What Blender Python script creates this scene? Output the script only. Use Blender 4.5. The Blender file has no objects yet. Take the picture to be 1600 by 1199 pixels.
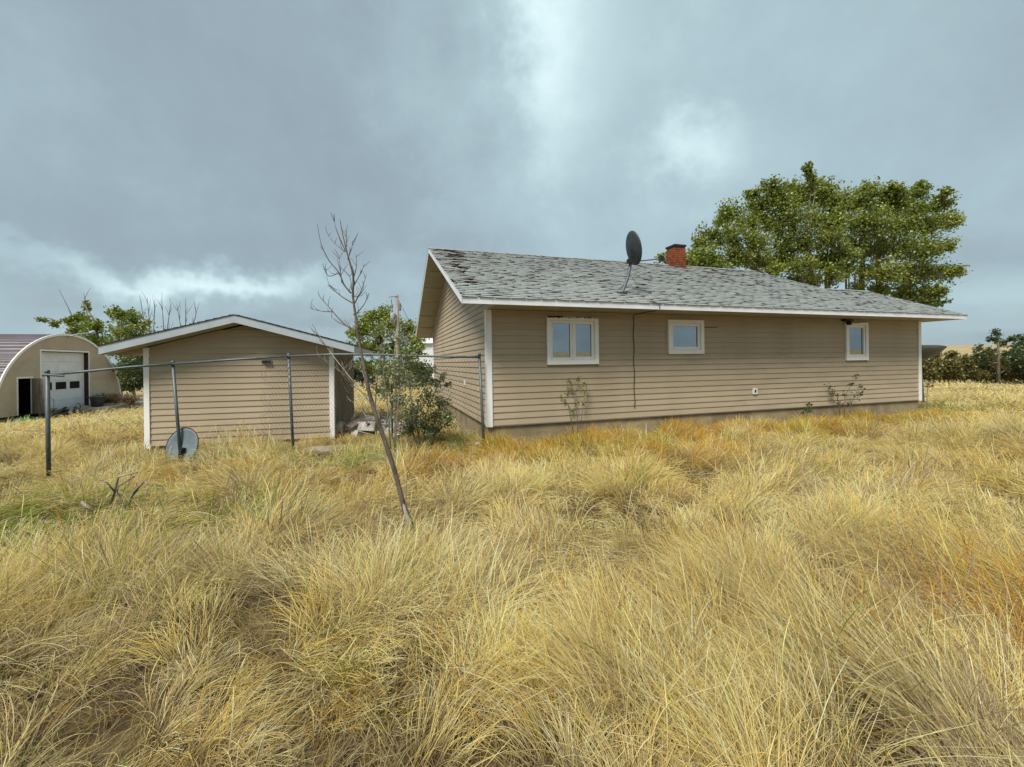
import bpy, math, random
import numpy as np
from mathutils import Vector, Matrix
random.seed(7); RNG = np.random.default_rng(7)
SC = bpy.context.scene
COL = SC.collection
R = math.radians

# ------------------------------------------------------------------ camera
F_PX, CX, YH, ROLL, EYE = 643.0, 800.0, 566.4, 0.0129, 1.6
cam_d = bpy.data.cameras.new('camera'); cam = bpy.data.objects.new('camera', cam_d); COL.objects.link(cam)
cam_d.sensor_fit = 'HORIZONTAL'; cam_d.sensor_width = 36.0; cam_d.lens = F_PX / 1600 * 36.0
cam_d.shift_y = -(599.5 - YH) / 1600
cam_d.clip_start = 0.05; cam_d.clip_end = 6000
cam.location = (0, 0, EYE); cam.rotation_euler = (math.pi / 2, ROLL, 0)
SC.camera = cam

# ------------------------------------------------------------------ light
SUN_AZ = Vector((-0.50, -0.86)).normalized(); SUN_EL = R(54)
sun_d = bpy.data.lights.new('sun', 'SUN'); sun_d.energy = 1.5; sun_d.angle = R(22); sun_d.color = (1.0, 0.955, 0.88)
sun = bpy.data.objects.new('sun', sun_d); COL.objects.link(sun)
sdir = Vector((SUN_AZ.x * math.cos(SUN_EL), SUN_AZ.y * math.cos(SUN_EL), math.sin(SUN_EL)))
sun.rotation_euler = sdir.to_track_quat('Z', 'Y').to_euler()
SC.view_settings.view_transform = 'Standard'; SC.view_settings.look = 'None'
SC.view_settings.exposure = 1.76; SC.view_settings.gamma = 1.0; SC.view_settings.use_curve_mapping = False
SC.render.engine = 'CYCLES'
SC.cycles.max_bounces = 5; SC.cycles.diffuse_bounces = 2; SC.cycles.transparent_max_bounces = 6
try:
    SC.cycles_curves.shape = 'RIBBONS'; SC.cycles_curves.subdivisions = 1
except Exception:
    pass

class N:
    """tiny node-tree helper"""
    def __init__(s, t): s.t = t; s.n = t.nodes; s.l = t.links
    def new(s, ty, **k):
        n = s.n.new(ty)
        for a, b in k.items():
            if a.startswith('i_'):
                n.inputs[a[2:].replace('_', ' ')].default_value = b
            else: setattr(n, a, b)
        return n
    def link(s, a, b): s.l.new(a, b)
    def math(s, op, a, b=None, clamp=False):
        n = s.n.new('ShaderNodeMath'); n.operation = op; n.use_clamp = clamp
        for i, x in enumerate((a, b)):
            if x is None: continue
            if isinstance(x, (int, float)): n.inputs[i].default_value = x
            else: s.l.new(x, n.inputs[i])
        return n.outputs[0]
    def mix(s, fac, a, b, blend='MIX'):
        n = s.n.new('ShaderNodeMix'); n.data_type = 'RGBA'; n.blend_type = blend
        for i, x in ((0, fac), (6, a), (7, b)):
            if isinstance(x, (int, float)): n.inputs[i].default_value = x
            elif isinstance(x, tuple): n.inputs[i].default_value = (*x[:3], 1)
            else: s.l.new(x, n.inputs[i])
        return n.outputs[2]
    def ramp(s, fac, stops, interp='EASE'):
        n = s.n.new('ShaderNodeValToRGB'); n.color_ramp.interpolation = interp
        cr = n.color_ramp
        while len(cr.elements) < len(stops): cr.elements.new(0.5)
        for e, (p, c) in zip(cr.elements, stops):
            e.position = p; e.color = (*c[:3], 1) if isinstance(c, tuple) else (c, c, c, 1)
        s.l.new(fac, n.inputs[0]); return n.outputs[0]
    def noise(s, vec, scale, detail=4, rough=0.55, dist=0.0):
        n = s.n.new('ShaderNodeTexNoise'); n.inputs['Scale'].default_value = scale
        n.inputs['Detail'].default_value = detail; n.inputs['Roughness'].default_value = rough; n.inputs['Distortion'].default_value = dist
        if vec is not None: s.l.new(vec, n.inputs['Vector'])
        return n.outputs['Fac']
    def mapping(s, vec, scale=(1, 1, 1), loc=(0, 0, 0)):
        n = s.n.new('ShaderNodeMapping'); n.inputs['Scale'].default_value = scale; n.inputs['Location'].default_value = loc
        s.l.new(vec, n.inputs[0]); return n.outputs[0]

def px_ray(px, py):
    u = (px - CX) / F_PX; v = (YH - py) / F_PX
    return Vector((u * math.cos(ROLL) + v * math.sin(ROLL), 1.0, -u * math.sin(ROLL) + v * math.cos(ROLL)))
def at(px, py, y):
    """world point that a survey sighting (px,py of the photograph) hits at the distance y"""
    return Vector((0, 0, EYE)) + px_ray(px, py) * y

# ------------------------------------------------------------------ world: overcast sky
W = bpy.data.worlds.new('World'); SC.world = W; W.use_nodes = True
nt = N(W.node_tree); nt.n.clear()
out = nt.new('ShaderNodeOutputWorld'); bg = nt.new('ShaderNodeBackground'); nt.link(bg.outputs[0], out.inputs[0])
sky = nt.new('ShaderNodeTexSky'); sky.sky_type = 'NISHITA'; sky.sun_disc = False
sky.sun_elevation = SUN_EL; sky.sun_rotation = math.atan2(SUN_AZ.x, SUN_AZ.y)
tc = nt.new('ShaderNodeTexCoord'); d = tc.outputs['Generated']
sep = nt.new('ShaderNodeSeparateXYZ'); nt.link(d, sep.inputs[0])
zc = nt.math('MAXIMUM', sep.outputs[2], 0.0)
den = nt.math('ADD', zc, 0.16)
cmb = nt.new('ShaderNodeCombineXYZ')
nt.link(nt.math('DIVIDE', sep.outputs[0], den), cmb.inputs[0]); nt.link(nt.math('DIVIDE', sep.outputs[1], den), cmb.inputs[1])
cv = cmb.outputs[0]
n1 = nt.noise(nt.mapping(cv, (0.55, 0.8, 1), (3.1, 0.7, 0)), 1.0, 2, 0.5, 0.0)
# thin places in the cloud deck (directions), broken up by noise
wob = nt.new('ShaderNodeTexNoise'); wob.inputs['Scale'].default_value = 3.2; wob.inputs['Detail'].default_value = 5; wob.inputs['Roughness'].default_value = 0.66
nt.link(d, wob.inputs['Vector'])
wv = nt.new('ShaderNodeVectorMath', operation='MULTIPLY_ADD'); nt.link(wob.outputs['Color'], wv.inputs[0])
wv.inputs[1].default_value = (0.34, 0.34, 0.34); wv.inputs[2].default_value = (-0.17, -0.17, -0.17)
dd = nt.new('ShaderNodeVectorMath', operation='ADD'); nt.link(d, dd.inputs[0]); nt.link(wv.outputs[0], dd.inputs[1])
def thin(px, py, sx, sz, amp):
    c = px_ray(px, py).normalized()
    s_ = nt.new('ShaderNodeVectorMath', operation='SUBTRACT'); nt.link(dd.outputs[0], s_.inputs[0]); s_.inputs[1].default_value = c
    m_ = nt.new('ShaderNodeVectorMath', operation='MULTIPLY'); nt.link(s_.outputs[0], m_.inputs[0]); m_.inputs[1].default_value = (1 / sx, 1 / (0.5 * (sx + sz)), 1 / sz)
    l_ = nt.new('ShaderNodeVectorMath', operation='LENGTH'); nt.link(m_.outputs[0], l_.inputs[0])
    g = nt.math('POWER', 2.718, nt.math('MULTIPLY', nt.math('MULTIPLY', l_.outputs[1], l_.outputs[1]), -1.0))
    return nt.math('MULTIPLY', g, amp)
base = nt.math('ADD', nt.math('ADD', nt.math('MULTIPLY', n1, 0.34), nt.math('MULTIPLY', wob.outputs['Fac'], 0.26)), 0.20)
blobs = [(866, 20, .085, .20, .22), (1070, 212, .09, .055, .15), (980, 170, .50, .36, .13), (140, 405, .34, .036, .15), (330, 440, .24, .030, .20), (540, 490, .30, .06, .08), (1550, 480, .40, .16, .07), (400, 290, .50, .14, -.06)]
tot = base
for b in blobs: tot = nt.math('ADD', tot, thin(*b))
cl = nt.ramp(tot, [(0.30, (0.152, 0.190, 0.220)), (0.48, (0.200, 0.258, 0.290)), (0.62, (0.268, 0.358, 0.388)), (0.78, (0.42, 0.535, 0.56)), (1.0, (0.72, 0.80, 0.81))], 'LINEAR')
nsk = nt.new('ShaderNodeVectorMath', operation='SCALE'); nt.link(sky.outputs[0], nsk.inputs[0]); nsk.inputs[3].default_value = 0.06
final = nt.mix(0.93, nsk.outputs[0], cl)
W.cycles.sampling_method = 'MANUAL'; W.cycles.sample_map_resolution = 256
nt.link(final, bg.inputs[0]); bg.inputs[1].default_value = 0.515

# ------------------------------------------------------------------ materials
MATS = {}
def mat(name, col, rough=0.8, var=0.12, vscale=6.0, bump=0.0, bscale=40.0, col2=None, stretch=(1, 1, 1), spec=0.3, metal=0.0, coords='Object', dirt=None, rnd=0.0):
    """procedural paint: base colour broken up by noise of two scales, fine bump"""
    if name in MATS: return MATS[name]
    m = bpy.data.materials.new(name); m.use_nodes = True; t = N(m.node_tree)
    b = t.n['Principled BSDF']; tcn = t.new('ShaderNodeTexCoord')
    vec = t.mapping(tcn.outputs[coords], stretch)
    if col2 is None: col2 = tuple(c * (1 - 2.2 * var) for c in col)
    f = t.ramp(t.noise(vec, vscale, 3, 0.6), [(0.32, 0.0), (0.68, 1.0)])
    c = t.mix(f, tuple(col), tuple(col2))
    f2 = t.noise(vec, vscale * 9, 1, 0.6)
    c = t.mix(t.math('MULTIPLY', f2, var * 1.5), c, tuple(x * 0.45 for x in col))
    if dirt:
        g = t.ramp(t.noise(t.mapping(tcn.outputs[coords], dirt[1]), 1.0, 3, 0.65), [(dirt[2], 0.0), (dirt[2] + 0.16, 1.0)])
        c = t.mix(t.math('MULTIPLY', g, dirt[3]), c, dirt[0])
    if rnd:
        oi = t.new('ShaderNodeObjectInfo'); c = t.mix(t.math('MULTIPLY', oi.outputs['Random'], rnd), c, tuple(x * 0.6 for x in col))
    t.link(c, b.inputs['Base Color'])
    b.inputs['Roughness'].default_value = rough; b.inputs['Metallic'].default_value = metal
    b.inputs['Specular IOR Level'].default_value = spec
    if bump:
        bn = t.new('ShaderNodeBump'); bn.inputs['Strength'].default_value = bump; bn.inputs['Distance'].default_value = 0.01
        t.link(t.noise(vec, bscale, 1, 0.6), bn.inputs['Height']); t.link(bn.outputs[0], b.inputs['Normal'])
    MATS[name] = m; return m

def leafmat(name, cols, trans=0.35):
    if name in MATS: return MATS[name]
    m = bpy.data.materials.new(name); m.use_nodes = True; t = N(m.node_tree); t.n.clear()
    o = t.new('ShaderNodeOutputMaterial'); at_ = t.new('ShaderNodeAttribute', attribute_name='tint')
    c = t.ramp(at_.outputs['Fac'], [(i / (len(cols) - 1), cc) for i, cc in enumerate(cols)], 'LINEAR')
    a = t.new('ShaderNodeBsdfDiffuse'); b = t.new('ShaderNodeBsdfTranslucent'); g = t.new('ShaderNodeBsdfGlossy'); g.inputs['Roughness'].default_value = 0.45
    g.inputs['Color'].default_value = (0.6, 0.65, 0.6, 1)
    t.link(c, a.inputs[0]); t.link(t.mix(0.5, c, (0.25, 0.30, 0.04)), b.inputs[0])
    mx = t.new('ShaderNodeMixShader'); mx.inputs[0].default_value = trans; t.link(a.outputs[0], mx.inputs[1]); t.link(b.outputs[0], mx.inputs[2])
    m2 = t.new('ShaderNodeMixShader'); m2.inputs[0].default_value = 0.07; t.link(mx.outputs[0], m2.inputs[1]); t.link(g.outputs[0], m2.inputs[2])
    t.link(m2.outputs[0], o.inputs[0]); MATS[name] = m; return m

M_SIDE = mat('vinyl_siding', (0.45, 0.362, 0.248), 0.55, 0.05, 1.3, 0.05, 60, dirt=((0.24, 0.19, 0.13), (0.6, 0.6, 2.4), 0.56, 0.30), coords='Object', stretch=(1, 1, 3), rnd=0.22)
M_TRIM = mat('white_trim', (0.86, 0.85, 0.82), 0.5, 0.02, 3.0, dirt=((0.55, 0.50, 0.42), (3, 3, 3), 0.62, 0.30))
M_SOFF = mat('soffit_panel', (0.43, 0.395, 0.31), 0.6, 0.06, 2.0)
M_FASC = mat('fascia_metal', (0.74, 0.76, 0.78), 0.45, 0.05, 2.5, dirt=((0.55, 0.53, 0.48), (1.5, 1.5, 6), 0.58, 0.4))
M_GFASC = mat('grey_blue_fascia', (0.42, 0.47, 0.50), 0.45, 0.06, 2.5)
M_CONC = mat('foundation_concrete', (0.36, 0.285, 0.17), 0.9, 0.16, 2.0, 0.5, 50, dirt=((0.22, 0.16, 0.09), (2, 2, 5), 0.50, 0.6))
M_SHIN = mat('asphalt_shingle', (0.335, 0.355, 0.34), 0.95, 0.10, 5.5, 0.9, 190, col2=(0.285, 0.303, 0.29), rnd=0.25)
M_SHINB = mat('worn_brown_shingle', (0.17, 0.12, 0.075), 0.95, 0.25, 7.0, 0.9, 190, col2=(0.33, 0.31, 0.28))
M_DECK = mat('roof_felt', (0.12, 0.105, 0.09), 0.95, 0.2, 5)
M_DARKR = mat('dark_shingle', (0.045, 0.043, 0.042), 0.95, 0.2, 8, 0.5, 150)
M_BRICK = mat('red_brick', (0.29, 0.090, 0.032), 0.9, 0.25, 6, 0.6, 90, col2=(0.17, 0.038, 0.02), dirt=((0.035, 0.02, 0.015), (4, 4, 4), 0.52, 0.8))
M_MORT = mat('mortar_soot', (0.13, 0.07, 0.05), 0.95, 0.2, 9)
M_SOOT = mat('sooty_cap', (0.03, 0.022, 0.02), 0.9, 0.2, 8)
M_STEEL = mat('galvanised_steel', (0.12, 0.145, 0.155), 0.5, 0.15, 9, spec=0.5, metal=0.3)
M_WIRE = mat('chain_wire', (0.09, 0.092, 0.09), 0.6, 0.1, 9)
M_DISH = mat('dish_dark', (0.035, 0.045, 0.05), 0.5, 0.12, 8)
M_DISHG = mat('dish_grey', (0.15, 0.185, 0.205), 0.55, 0.10, 5)
M_BLACK = mat('black_plastic', (0.015, 0.014, 0.014), 0.5, 0.1, 9)
M_CABLE = mat('black_cable', (0.02, 0.018, 0.016), 0.6, 0.1, 9)
M_WOODG = mat('weathered_wood', (0.34, 0.30, 0.24), 0.9, 0.22, 3.0, 0.5, 60, stretch=(3, 3, 0.6))
M_PLY = mat('weathered_plywood', (0.27, 0.25, 0.20), 0.9, 0.22, 2.0, 0.4, 40, stretch=(2, 2, 0.5), dirt=((0.12, 0.11, 0.09), (3, 3, 0.9), 0.50, 0.5))
M_BARK = mat('dark_bark', (0.095, 0.070, 0.052), 0.95, 0.3, 14, 0.8, 90, stretch=(1, 1, 0.4), col2=(0.20, 0.165, 0.13))
M_BARKP = mat('pale_bark', (0.40, 0.35, 0.27), 0.95, 0.25, 9, 0.6, 70)
M_BARKG = mat('poplar_bark', (0.23, 0.20, 0.145), 0.95, 0.25, 4, 0.6, 40, stretch=(1, 1, 0.4))
M_SCAR = mat('bare_wood', (0.50, 0.44, 0.36), 0.9, 0.25, 16, 0.5, 80, stretch=(1, 1, 0.2), col2=(0.22, 0.18, 0.15))
M_QROOF = mat('purple_metal_roof', (0.085, 0.062, 0.075), 0.45, 0.15, 2.0, spec=0.5, dirt=((0.16, 0.10, 0.08), (1, 1, 1), 0.6, 0.5))
M_QSIDE = mat('shop_siding', (0.55, 0.45, 0.32), 0.6, 0.06, 1.0, dirt=((0.32, 0.25, 0.17), (0.5, 0.5, 1.5), 0.55, 0.4))  # siding colour lightened to stand in for sunlight this front turns away from
M_DOORW = mat('white_door', (0.78, 0.80, 0.80), 0.5, 0.05, 2.0)
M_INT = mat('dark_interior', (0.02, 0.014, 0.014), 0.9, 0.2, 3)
M_MAROON = mat('maroon_jamb', (0.075, 0.028, 0.030), 0.6, 0.15, 4)
M_BIN = mat('blue_grey_bin', (0.045, 0.06, 0.075), 0.5, 0.15, 6)
M_SLAB = mat('pale_concrete', (0.46, 0.40, 0.31), 0.9, 0.15, 1.0, 0.4, 30)
M_RUBB = mat('pale_rubble', (0.55, 0.52, 0.45), 0.9, 0.22, 6, 0.6, 30)
M_GREEN = mat('green_plastic', (0.03, 0.17, 0.07), 0.5, 0.1, 6)
M_POLE = mat('pole_wood', (0.36, 0.31, 0.25), 0.9, 0.2, 2, 0.5, 30, stretch=(3, 3, .3))
M_TRANS = mat('transformer_grey', (0.36, 0.40, 0.42), 0.5, 0.08, 4)
M_WHITE = mat('white_cladding', (0.75, 0.76, 0.76), 0.6, 0.06, 1)
M_CAULK = mat('old_sealant', (0.045, 0.036, 0.03), 0.9, 0.3, 20)
M_VENT = mat('vent_plastic', (0.80, 0.78, 0.72), 0.5, 0.05, 9)
M_STUMP = mat('grey_branch', (0.25, 0.20, 0.165), 0.95, 0.3, 12, 0.6, 60)
M_ROOM = mat('room_dark', (0.12, 0.13, 0.14), 0.9, 0.1, 3)
M_CURT = mat('curtain_cloth', (0.33, 0.36, 0.36), 0.9, 0.1, 5)
def glass():
    m = bpy.data.materials.new('window_glass'); m.use_nodes = True; t = N(m.node_tree); t.n.clear()
    o = t.new('ShaderNodeOutputMaterial'); a = t.new('ShaderNodeBsdfTransparent'); a.inputs[0].default_value = (0.62, 0.68, 0.70, 1)
    g = t.new('ShaderNodeBsdfGlossy'); g.inputs['Roughness'].default_value = 0.015; g.inputs['Color'].default_value = (0.85, 0.9, 0.95, 1)
    tcn = t.new('ShaderNodeTexCoord'); bn = t.new('ShaderNodeBump'); bn.inputs['Strength'].default_value = 0.03
    t.link(t.noise(tcn.outputs['Object'], 3, 2), bn.inputs['Height']); t.link(bn.outputs[0], g.inputs['Normal'])
    mx = t.new('ShaderNodeMixShader'); mx.inputs[0].default_value = 0.28
    t.link(a.outputs[0], mx.inputs[1]); t.link(g.outputs[0], mx.inputs[2]); t.link(mx.outputs[0], o.inputs[0]); return m
M_GLASS = glass()
L_POP = leafmat('poplar_leaf', [(0.075, 0.115, 0.012), (0.155, 0.205, 0.022), (0.25, 0.285, 0.034), (0.40, 0.38, 0.05)])
L_DARK = leafmat('dark_leaf', [(0.022, 0.036, 0.014), (0.04, 0.062, 0.022), (0.075, 0.10, 0.032), (0.12, 0.14, 0.05)])
L_SHRUB = leafmat('shrub_leaf', [(0.04, 0.065, 0.02), (0.085, 0.12, 0.035), (0.15, 0.18, 0.06), (0.38, 0.39, 0.24)], 0.25)
L_HEDGE = leafmat('hedge_leaf', [(0.08, 0.08, 0.02), (0.15, 0.135, 0.035), (0.24, 0.20, 0.06), (0.33, 0.27, 0.11)])
L_RED = leafmat('red_weed', [(0.12, 0.06, 0.035), (0.19, 0.10, 0.06), (0.26, 0.17, 0.10), (0.30, 0.22, 0.14)])

# ------------------------------------------------------------------ object helpers
def tag(o, label=None, cat=None, group=None, kind=None):
    if label: o['label'] = label
    if cat: o['category'] = cat
    if group: o['group'] = group
    if kind: o['kind'] = kind
    return o
def empty(name, loc=(0, 0, 0), rz=0.0, label=None, cat=None, group=None):
    o = bpy.data.objects.new(name, None); COL.objects.link(o); o.location = loc; o.rotation_euler = (0, 0, rz); o.empty_display_size = 0.2
    return tag(o, label, cat, group)
def link(name, me, m, parent=None, smooth=False):
    if m is not None and not me.materials: me.materials.append(m)
    if smooth: me.polygons.foreach_set('use_smooth', [True] * len(me.polygons))
    o = bpy.data.objects.new(name, me); COL.objects.link(o)
    if parent: o.parent = parent
    return o
class MB:
    def __init__(s): s.v = []; s.f = []
    def quad(s, *p):
        i = len(s.v); s.v += [tuple(x) for x in p]; s.f.append(tuple(range(i, i + len(p)))); return s
    def box(s, a, b):
        (x0, y0, z0), (x1, y1, z1) = a, b; i = len(s.v)
        s.v += [(x0, y0, z0), (x1, y0, z0), (x1, y1, z0), (x0, y1, z0), (x0, y0, z1), (x1, y0, z1), (x1, y1, z1), (x0, y1, z1)]
        s.f += [tuple(i + k for k in q) for q in ((0, 3, 2, 1), (4, 5, 6, 7), (0, 1, 5, 4), (1, 2, 6, 5), (2, 3, 7, 6), (3, 0, 4, 7))]; return s
    def hexa(s, p):
        """8 corners: bottom 4 ccw then top 4"""
        i = len(s.v); s.v += [tuple(x) for x in p]
        s.f += [tuple(i + k for k in q) for q in ((0, 3, 2, 1), (4, 5, 6, 7), (0, 1, 5, 4), (1, 2, 6, 5), (2, 3, 7, 6), (3, 0, 4, 7))]; return s
    def tube(s, pts, rad, n=6, cap=True):
        pts = [Vector(p) for p in pts]
        if not hasattr(rad, '__len__'): rad = [rad] * len(pts)
        i0 = len(s.v); ref = None
        for k, p in enumerate(pts):
            t = (pts[min(k + 1, len(pts) - 1)] - pts[max(k - 1, 0)]).normalized()
            if ref is None: ref = t.orthogonal().normalized()
            a = (ref - t * ref.dot(t)); a = a.normalized() if a.length > 1e-6 else t.orthogonal().normalized(); ref = a; b = t.cross(a)
            for j in range(n):
                w = 2 * math.pi * j / n; s.v.append(tuple(p + (a * math.cos(w) + b * math.sin(w)) * rad[k]))
        for k in range(len(pts) - 1):
            for j in range(n):
                s.f.append((i0 + k * n + j, i0 + k * n + (j + 1) % n, i0 + (k + 1) * n + (j + 1) % n, i0 + (k + 1) * n + j))
        if cap:
            s.f.append(tuple(i0 + j for j in range(n))[::-1]); e = i0 + (len(pts) - 1) * n; s.f.append(tuple(e + j for j in range(n)))
        return s
    def lathe(s, prof, n=24, mat4=None, cap0=True, cap1=True):
        i0 = len(s.v)
        for (r, z) in prof:
            for j in range(n):
                w = 2 * math.pi * j / n; p = Vector((r * math.cos(w), r * math.sin(w), z)); s.v.append(tuple(mat4 @ p if mat4 else p))
        for k in range(len(prof) - 1):
            for j in range(n):
                s.f.append((i0 + k * n + j, i0 + k * n + (j + 1) % n, i0 + (k + 1) * n + (j + 1) % n, i0 + (k + 1) * n + j))
        if cap0: s.f.append(tuple(i0 + j for j in range(n))[::-1])
        if cap1: e = i0 + (len(prof) - 1) * n; s.f.append(tuple(e + j for j in range(n)))
        return s
    def mesh(s, name='m'):
        me = bpy.data.meshes.new(name); me.from_pydata(s.v, [], s.f); me.update(); return me
    def build(s, name, m, parent=None, smooth=False): return link(name, s.mesh(name), m, parent, smooth)

# ------------------------------------------------------------------ numpy value noise
_LAT = RNG.random((256, 256))
def vnoise(x, y, seed=0):
    x = np.asarray(x, float) + seed * 17.31; y = np.asarray(y, float) + seed * 9.17
    xi = np.floor(x).astype(int); yi = np.floor(y).astype(int); fx = x - xi; fy = y - yi
    fx = fx * fx * (3 - 2 * fx); fy = fy * fy * (3 - 2 * fy)
    g = lambda a, b: _LAT[a & 255, b & 255]
    return (g(xi, yi) * (1 - fx) + g(xi + 1, yi) * fx) * (1 - fy) + (g(xi, yi + 1) * (1 - fx) + g(xi + 1, yi + 1) * fx) * fy
def fbm(x, y, seed=0, o=3):
    s = 0; a = 1; t = 0
    for k in range(o): s = s + a * vnoise(x * 2 ** k, y * 2 ** k, seed + k * 3); t += a; a *= 0.5
    return s / t
def sstep(a, b, x): t = np.clip((x - a) / (b - a), 0, 1); return t * t * (3 - 2 * t)

# ------------------------------------------------------------------ ground
def gh(x, y):
    x = np.asarray(x, float); y = np.asarray(y, float)
    h = -0.15 + 0.10 * (fbm(x * 0.9, y * 0.9, 1) - 0.5) * sstep(40, 10, np.hypot(x, y))
    h = h - 0.95 * sstep(-8.5, -21, x) * sstep(5, 20, y) * sstep(120, 40, y)
    h = h - 0.10 * sstep(-5.5, -8.0, x) * sstep(3, 6, y) * sstep(12, 8, y)
    r = np.hypot(x, y)
    ang = np.arctan2(x, y)
    hill = (7.8 + 2.0 * np.sin(ang * 3.1 + 0.4)) * sstep(60, 420, r) * sstep(0.20, 0.75, ang)
    hill = hill + 2.0 * sstep(150, 600, r)
    return h + hill
ms = bpy.data.meshes.new('ground')
rr = np.concatenate([np.linspace(0, 14, 71), 14 * 1.09 ** np.arange(1, 66)])
na = 180; aa = np.linspace(0, 2 * np.pi, na, endpoint=False)
gx = np.outer(rr, np.sin(aa)).ravel(); gy = np.outer(rr, np.cos(aa)).ravel()
gv = np.stack([gx, gy, gh(gx, gy)], 1)
gf = []
for i in range(len(rr) - 1):
    for j in range(na):
        gf.append((i * na + j, i * na + (j + 1) % na, (i + 1) * na + (j + 1) % na, (i + 1) * na + j))
ms.from_pydata(gv.tolist(), [], gf); ms.update()
def ground_mat():
    m = bpy.data.materials.new('dry_prairie_ground'); m.use_nodes = True; t = N(m.node_tree); b = t.n['Principled BSDF']
    g = t.new('ShaderNodeNewGeometry'); p = g.outputs['Position']
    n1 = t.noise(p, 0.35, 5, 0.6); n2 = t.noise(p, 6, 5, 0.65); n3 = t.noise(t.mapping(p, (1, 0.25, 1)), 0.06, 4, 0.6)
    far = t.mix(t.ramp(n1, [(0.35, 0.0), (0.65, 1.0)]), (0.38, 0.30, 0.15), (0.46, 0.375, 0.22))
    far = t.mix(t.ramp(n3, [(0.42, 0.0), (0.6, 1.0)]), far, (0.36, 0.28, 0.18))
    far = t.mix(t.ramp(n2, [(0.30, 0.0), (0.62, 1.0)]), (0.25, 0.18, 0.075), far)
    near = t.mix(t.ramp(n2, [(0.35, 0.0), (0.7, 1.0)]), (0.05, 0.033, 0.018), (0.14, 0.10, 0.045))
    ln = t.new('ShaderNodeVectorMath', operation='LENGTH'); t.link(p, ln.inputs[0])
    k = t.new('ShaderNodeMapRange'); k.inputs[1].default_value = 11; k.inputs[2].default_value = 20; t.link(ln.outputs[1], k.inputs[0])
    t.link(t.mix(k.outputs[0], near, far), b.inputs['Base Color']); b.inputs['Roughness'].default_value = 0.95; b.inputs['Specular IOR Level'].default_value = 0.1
    bn = t.new('ShaderNodeBump'); bn.inputs['Strength'].default_value = 0.8; bn.inputs['Distance'].default_value = 0.08
    t.link(n2, bn.inputs['Height']); t.link(bn.outputs[0], b.inputs['Normal']); return m
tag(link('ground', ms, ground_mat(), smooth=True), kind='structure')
def gz(x, y): return float(gh(x, y))

# ------------------------------------------------------------------ bungalow
TH = R(17.6); HC = Vector((-0.492, 8.27, 0.0))
HU = Vector((math.cos(TH), math.sin(TH), 0)); HV = Vector((-math.sin(TH), math.cos(TH), 0))
house = empty('bungalow', HC, TH, 'long beige vinyl-sided bungalow with grey shingle roof and three white windows', 'house')
SB, SO = 0.325, 2.668            # siding bottom, soffit height
ROW = 0.1302
UL, VD, UM, WV = 13.28, 8.87, 11.35, 3.5     # front length, depth of main block, end of main block, depth of wing
OE, OG = 0.755, 0.65                          # overhang at eaves, at gables
FT = 0.125                                    # fascia height
PIT = 0.434; ZE = SO + FT
VR = VD / 2; WR = WV / 2
def ztop(v): return ZE + PIT * (v + OE)
def zund(v): return SO + PIT * (v + OE)
# foundation
f = MB().box((0.03, 0.03, -0.5), (UM, VD - 0.03, SB + 0.03)); f.box((UM, 0.03, -0.5), (UL - 0.03, WV - .03, SB + 0.03))
f.build('foundation', M_CONC, house)
# wall core with gable triangles
w = MB()
def prism(mb, u0, u1, v0, v1, z0):
    vr = (v0 + v1) / 2; p = [(v0, z0), (v1, z0), (v1, SO), (vr, zund(vr) if v0 == 0.02 else SO), (v0, SO)]
    i = len(mb.v); n = len(p)
    mb.v += [(u0, a, b) for a, b in p] + [(u1, a, b) for a, b in p]
    mb.f += [tuple(i + k for k in range(n))[::-1], tuple(i + n + k for k in range(n))] + [(i + k, i + (k + 1) % n, i + n + (k + 1) % n, i + n + k) for k in range(n)]
def gable_core(mb, u0, u1, vd):
    vr = vd / 2; i = len(mb.v)
    p = [(0.02, SB), (vd - 0.02, SB), (vd - 0.02, SO + 0.2), (vr, zund(vr) - 0.06), (0.02, SO + 0.2)]
    n = len(p); mb.v += [(u0, a, b) for a, b in p] + [(u1, a, b) for a, b in p]
    mb.f += [tuple(i + k for k in range(n))[::-1], tuple(i + n + k for k in range(n))] + [(i + k, i + (k + 1) % n, i + n + (k + 1) % n, i + n + k) for k in range(n)]
WIN = [('double_casement_window', 1.278, 2.488, 1.214, 2.222), ('square_window', 4.309, 5.322, 1.422, 2.217), ('narrow_window', 10.126, 10.997, 1.207, 2.256)]
# front wall is a sheet with openings behind the boards so that rooms show through the panes
fw = MB(); cuts = sorted((a, b, c + SB, d_ + SB) for _, a, b, c, d_ in WIN)
x = 0.02; Y = 0.02
for a, b, c, d_ in cuts:
    fw.quad((x, Y, SB), (a, Y, SB), (a, Y, SO), (x, Y, SO)); fw.quad((a, Y, SB), (b, Y, SB), (b, Y, c), (a, Y, c)); fw.quad((a, Y, d_), (b, Y, d_), (b, Y, SO), (a, Y, SO)); x = b
fw.quad((x, Y, SB), (UL - 0.02, Y, SB), (UL - 0.02, Y, SO), (x, Y, SO))
front = fw.build('front_wall', M_SIDE, house)
gw = MB()
gw.quad((0.02, VD - .02, SB), (0.02, 0.02, SB), (0.02, 0.02, SO), (0.02, VR, zund(VR) - 0.03), (0.02, VD - .02, SO))
gable = gw.build('gable_wall', M_SIDE, house)
bw = MB()
bw.quad((0.02, VD - .02, SB), (UM, VD - .02, SB), (UM, VD - .02, SO), (0.02, VD - .02, SO))
bw.quad((UM, VD - .02, SB), (UM, WV, SB), (UM, WV, SO + .4), (UM, VR, zund(VR) - .03), (UM, VD - .02, SO))
bw.quad((UM, 0.02, SO), (UM, WV, SO), (UM, VR, zund(VR) - .04), (UM, 0.3, SO + .3))
bw.quad((UM, WV - .02, SB), (UL - .02, WV - .02, SB), (UL - .02, WV - .02, SO), (UM, WV - .02, SO))
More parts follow.
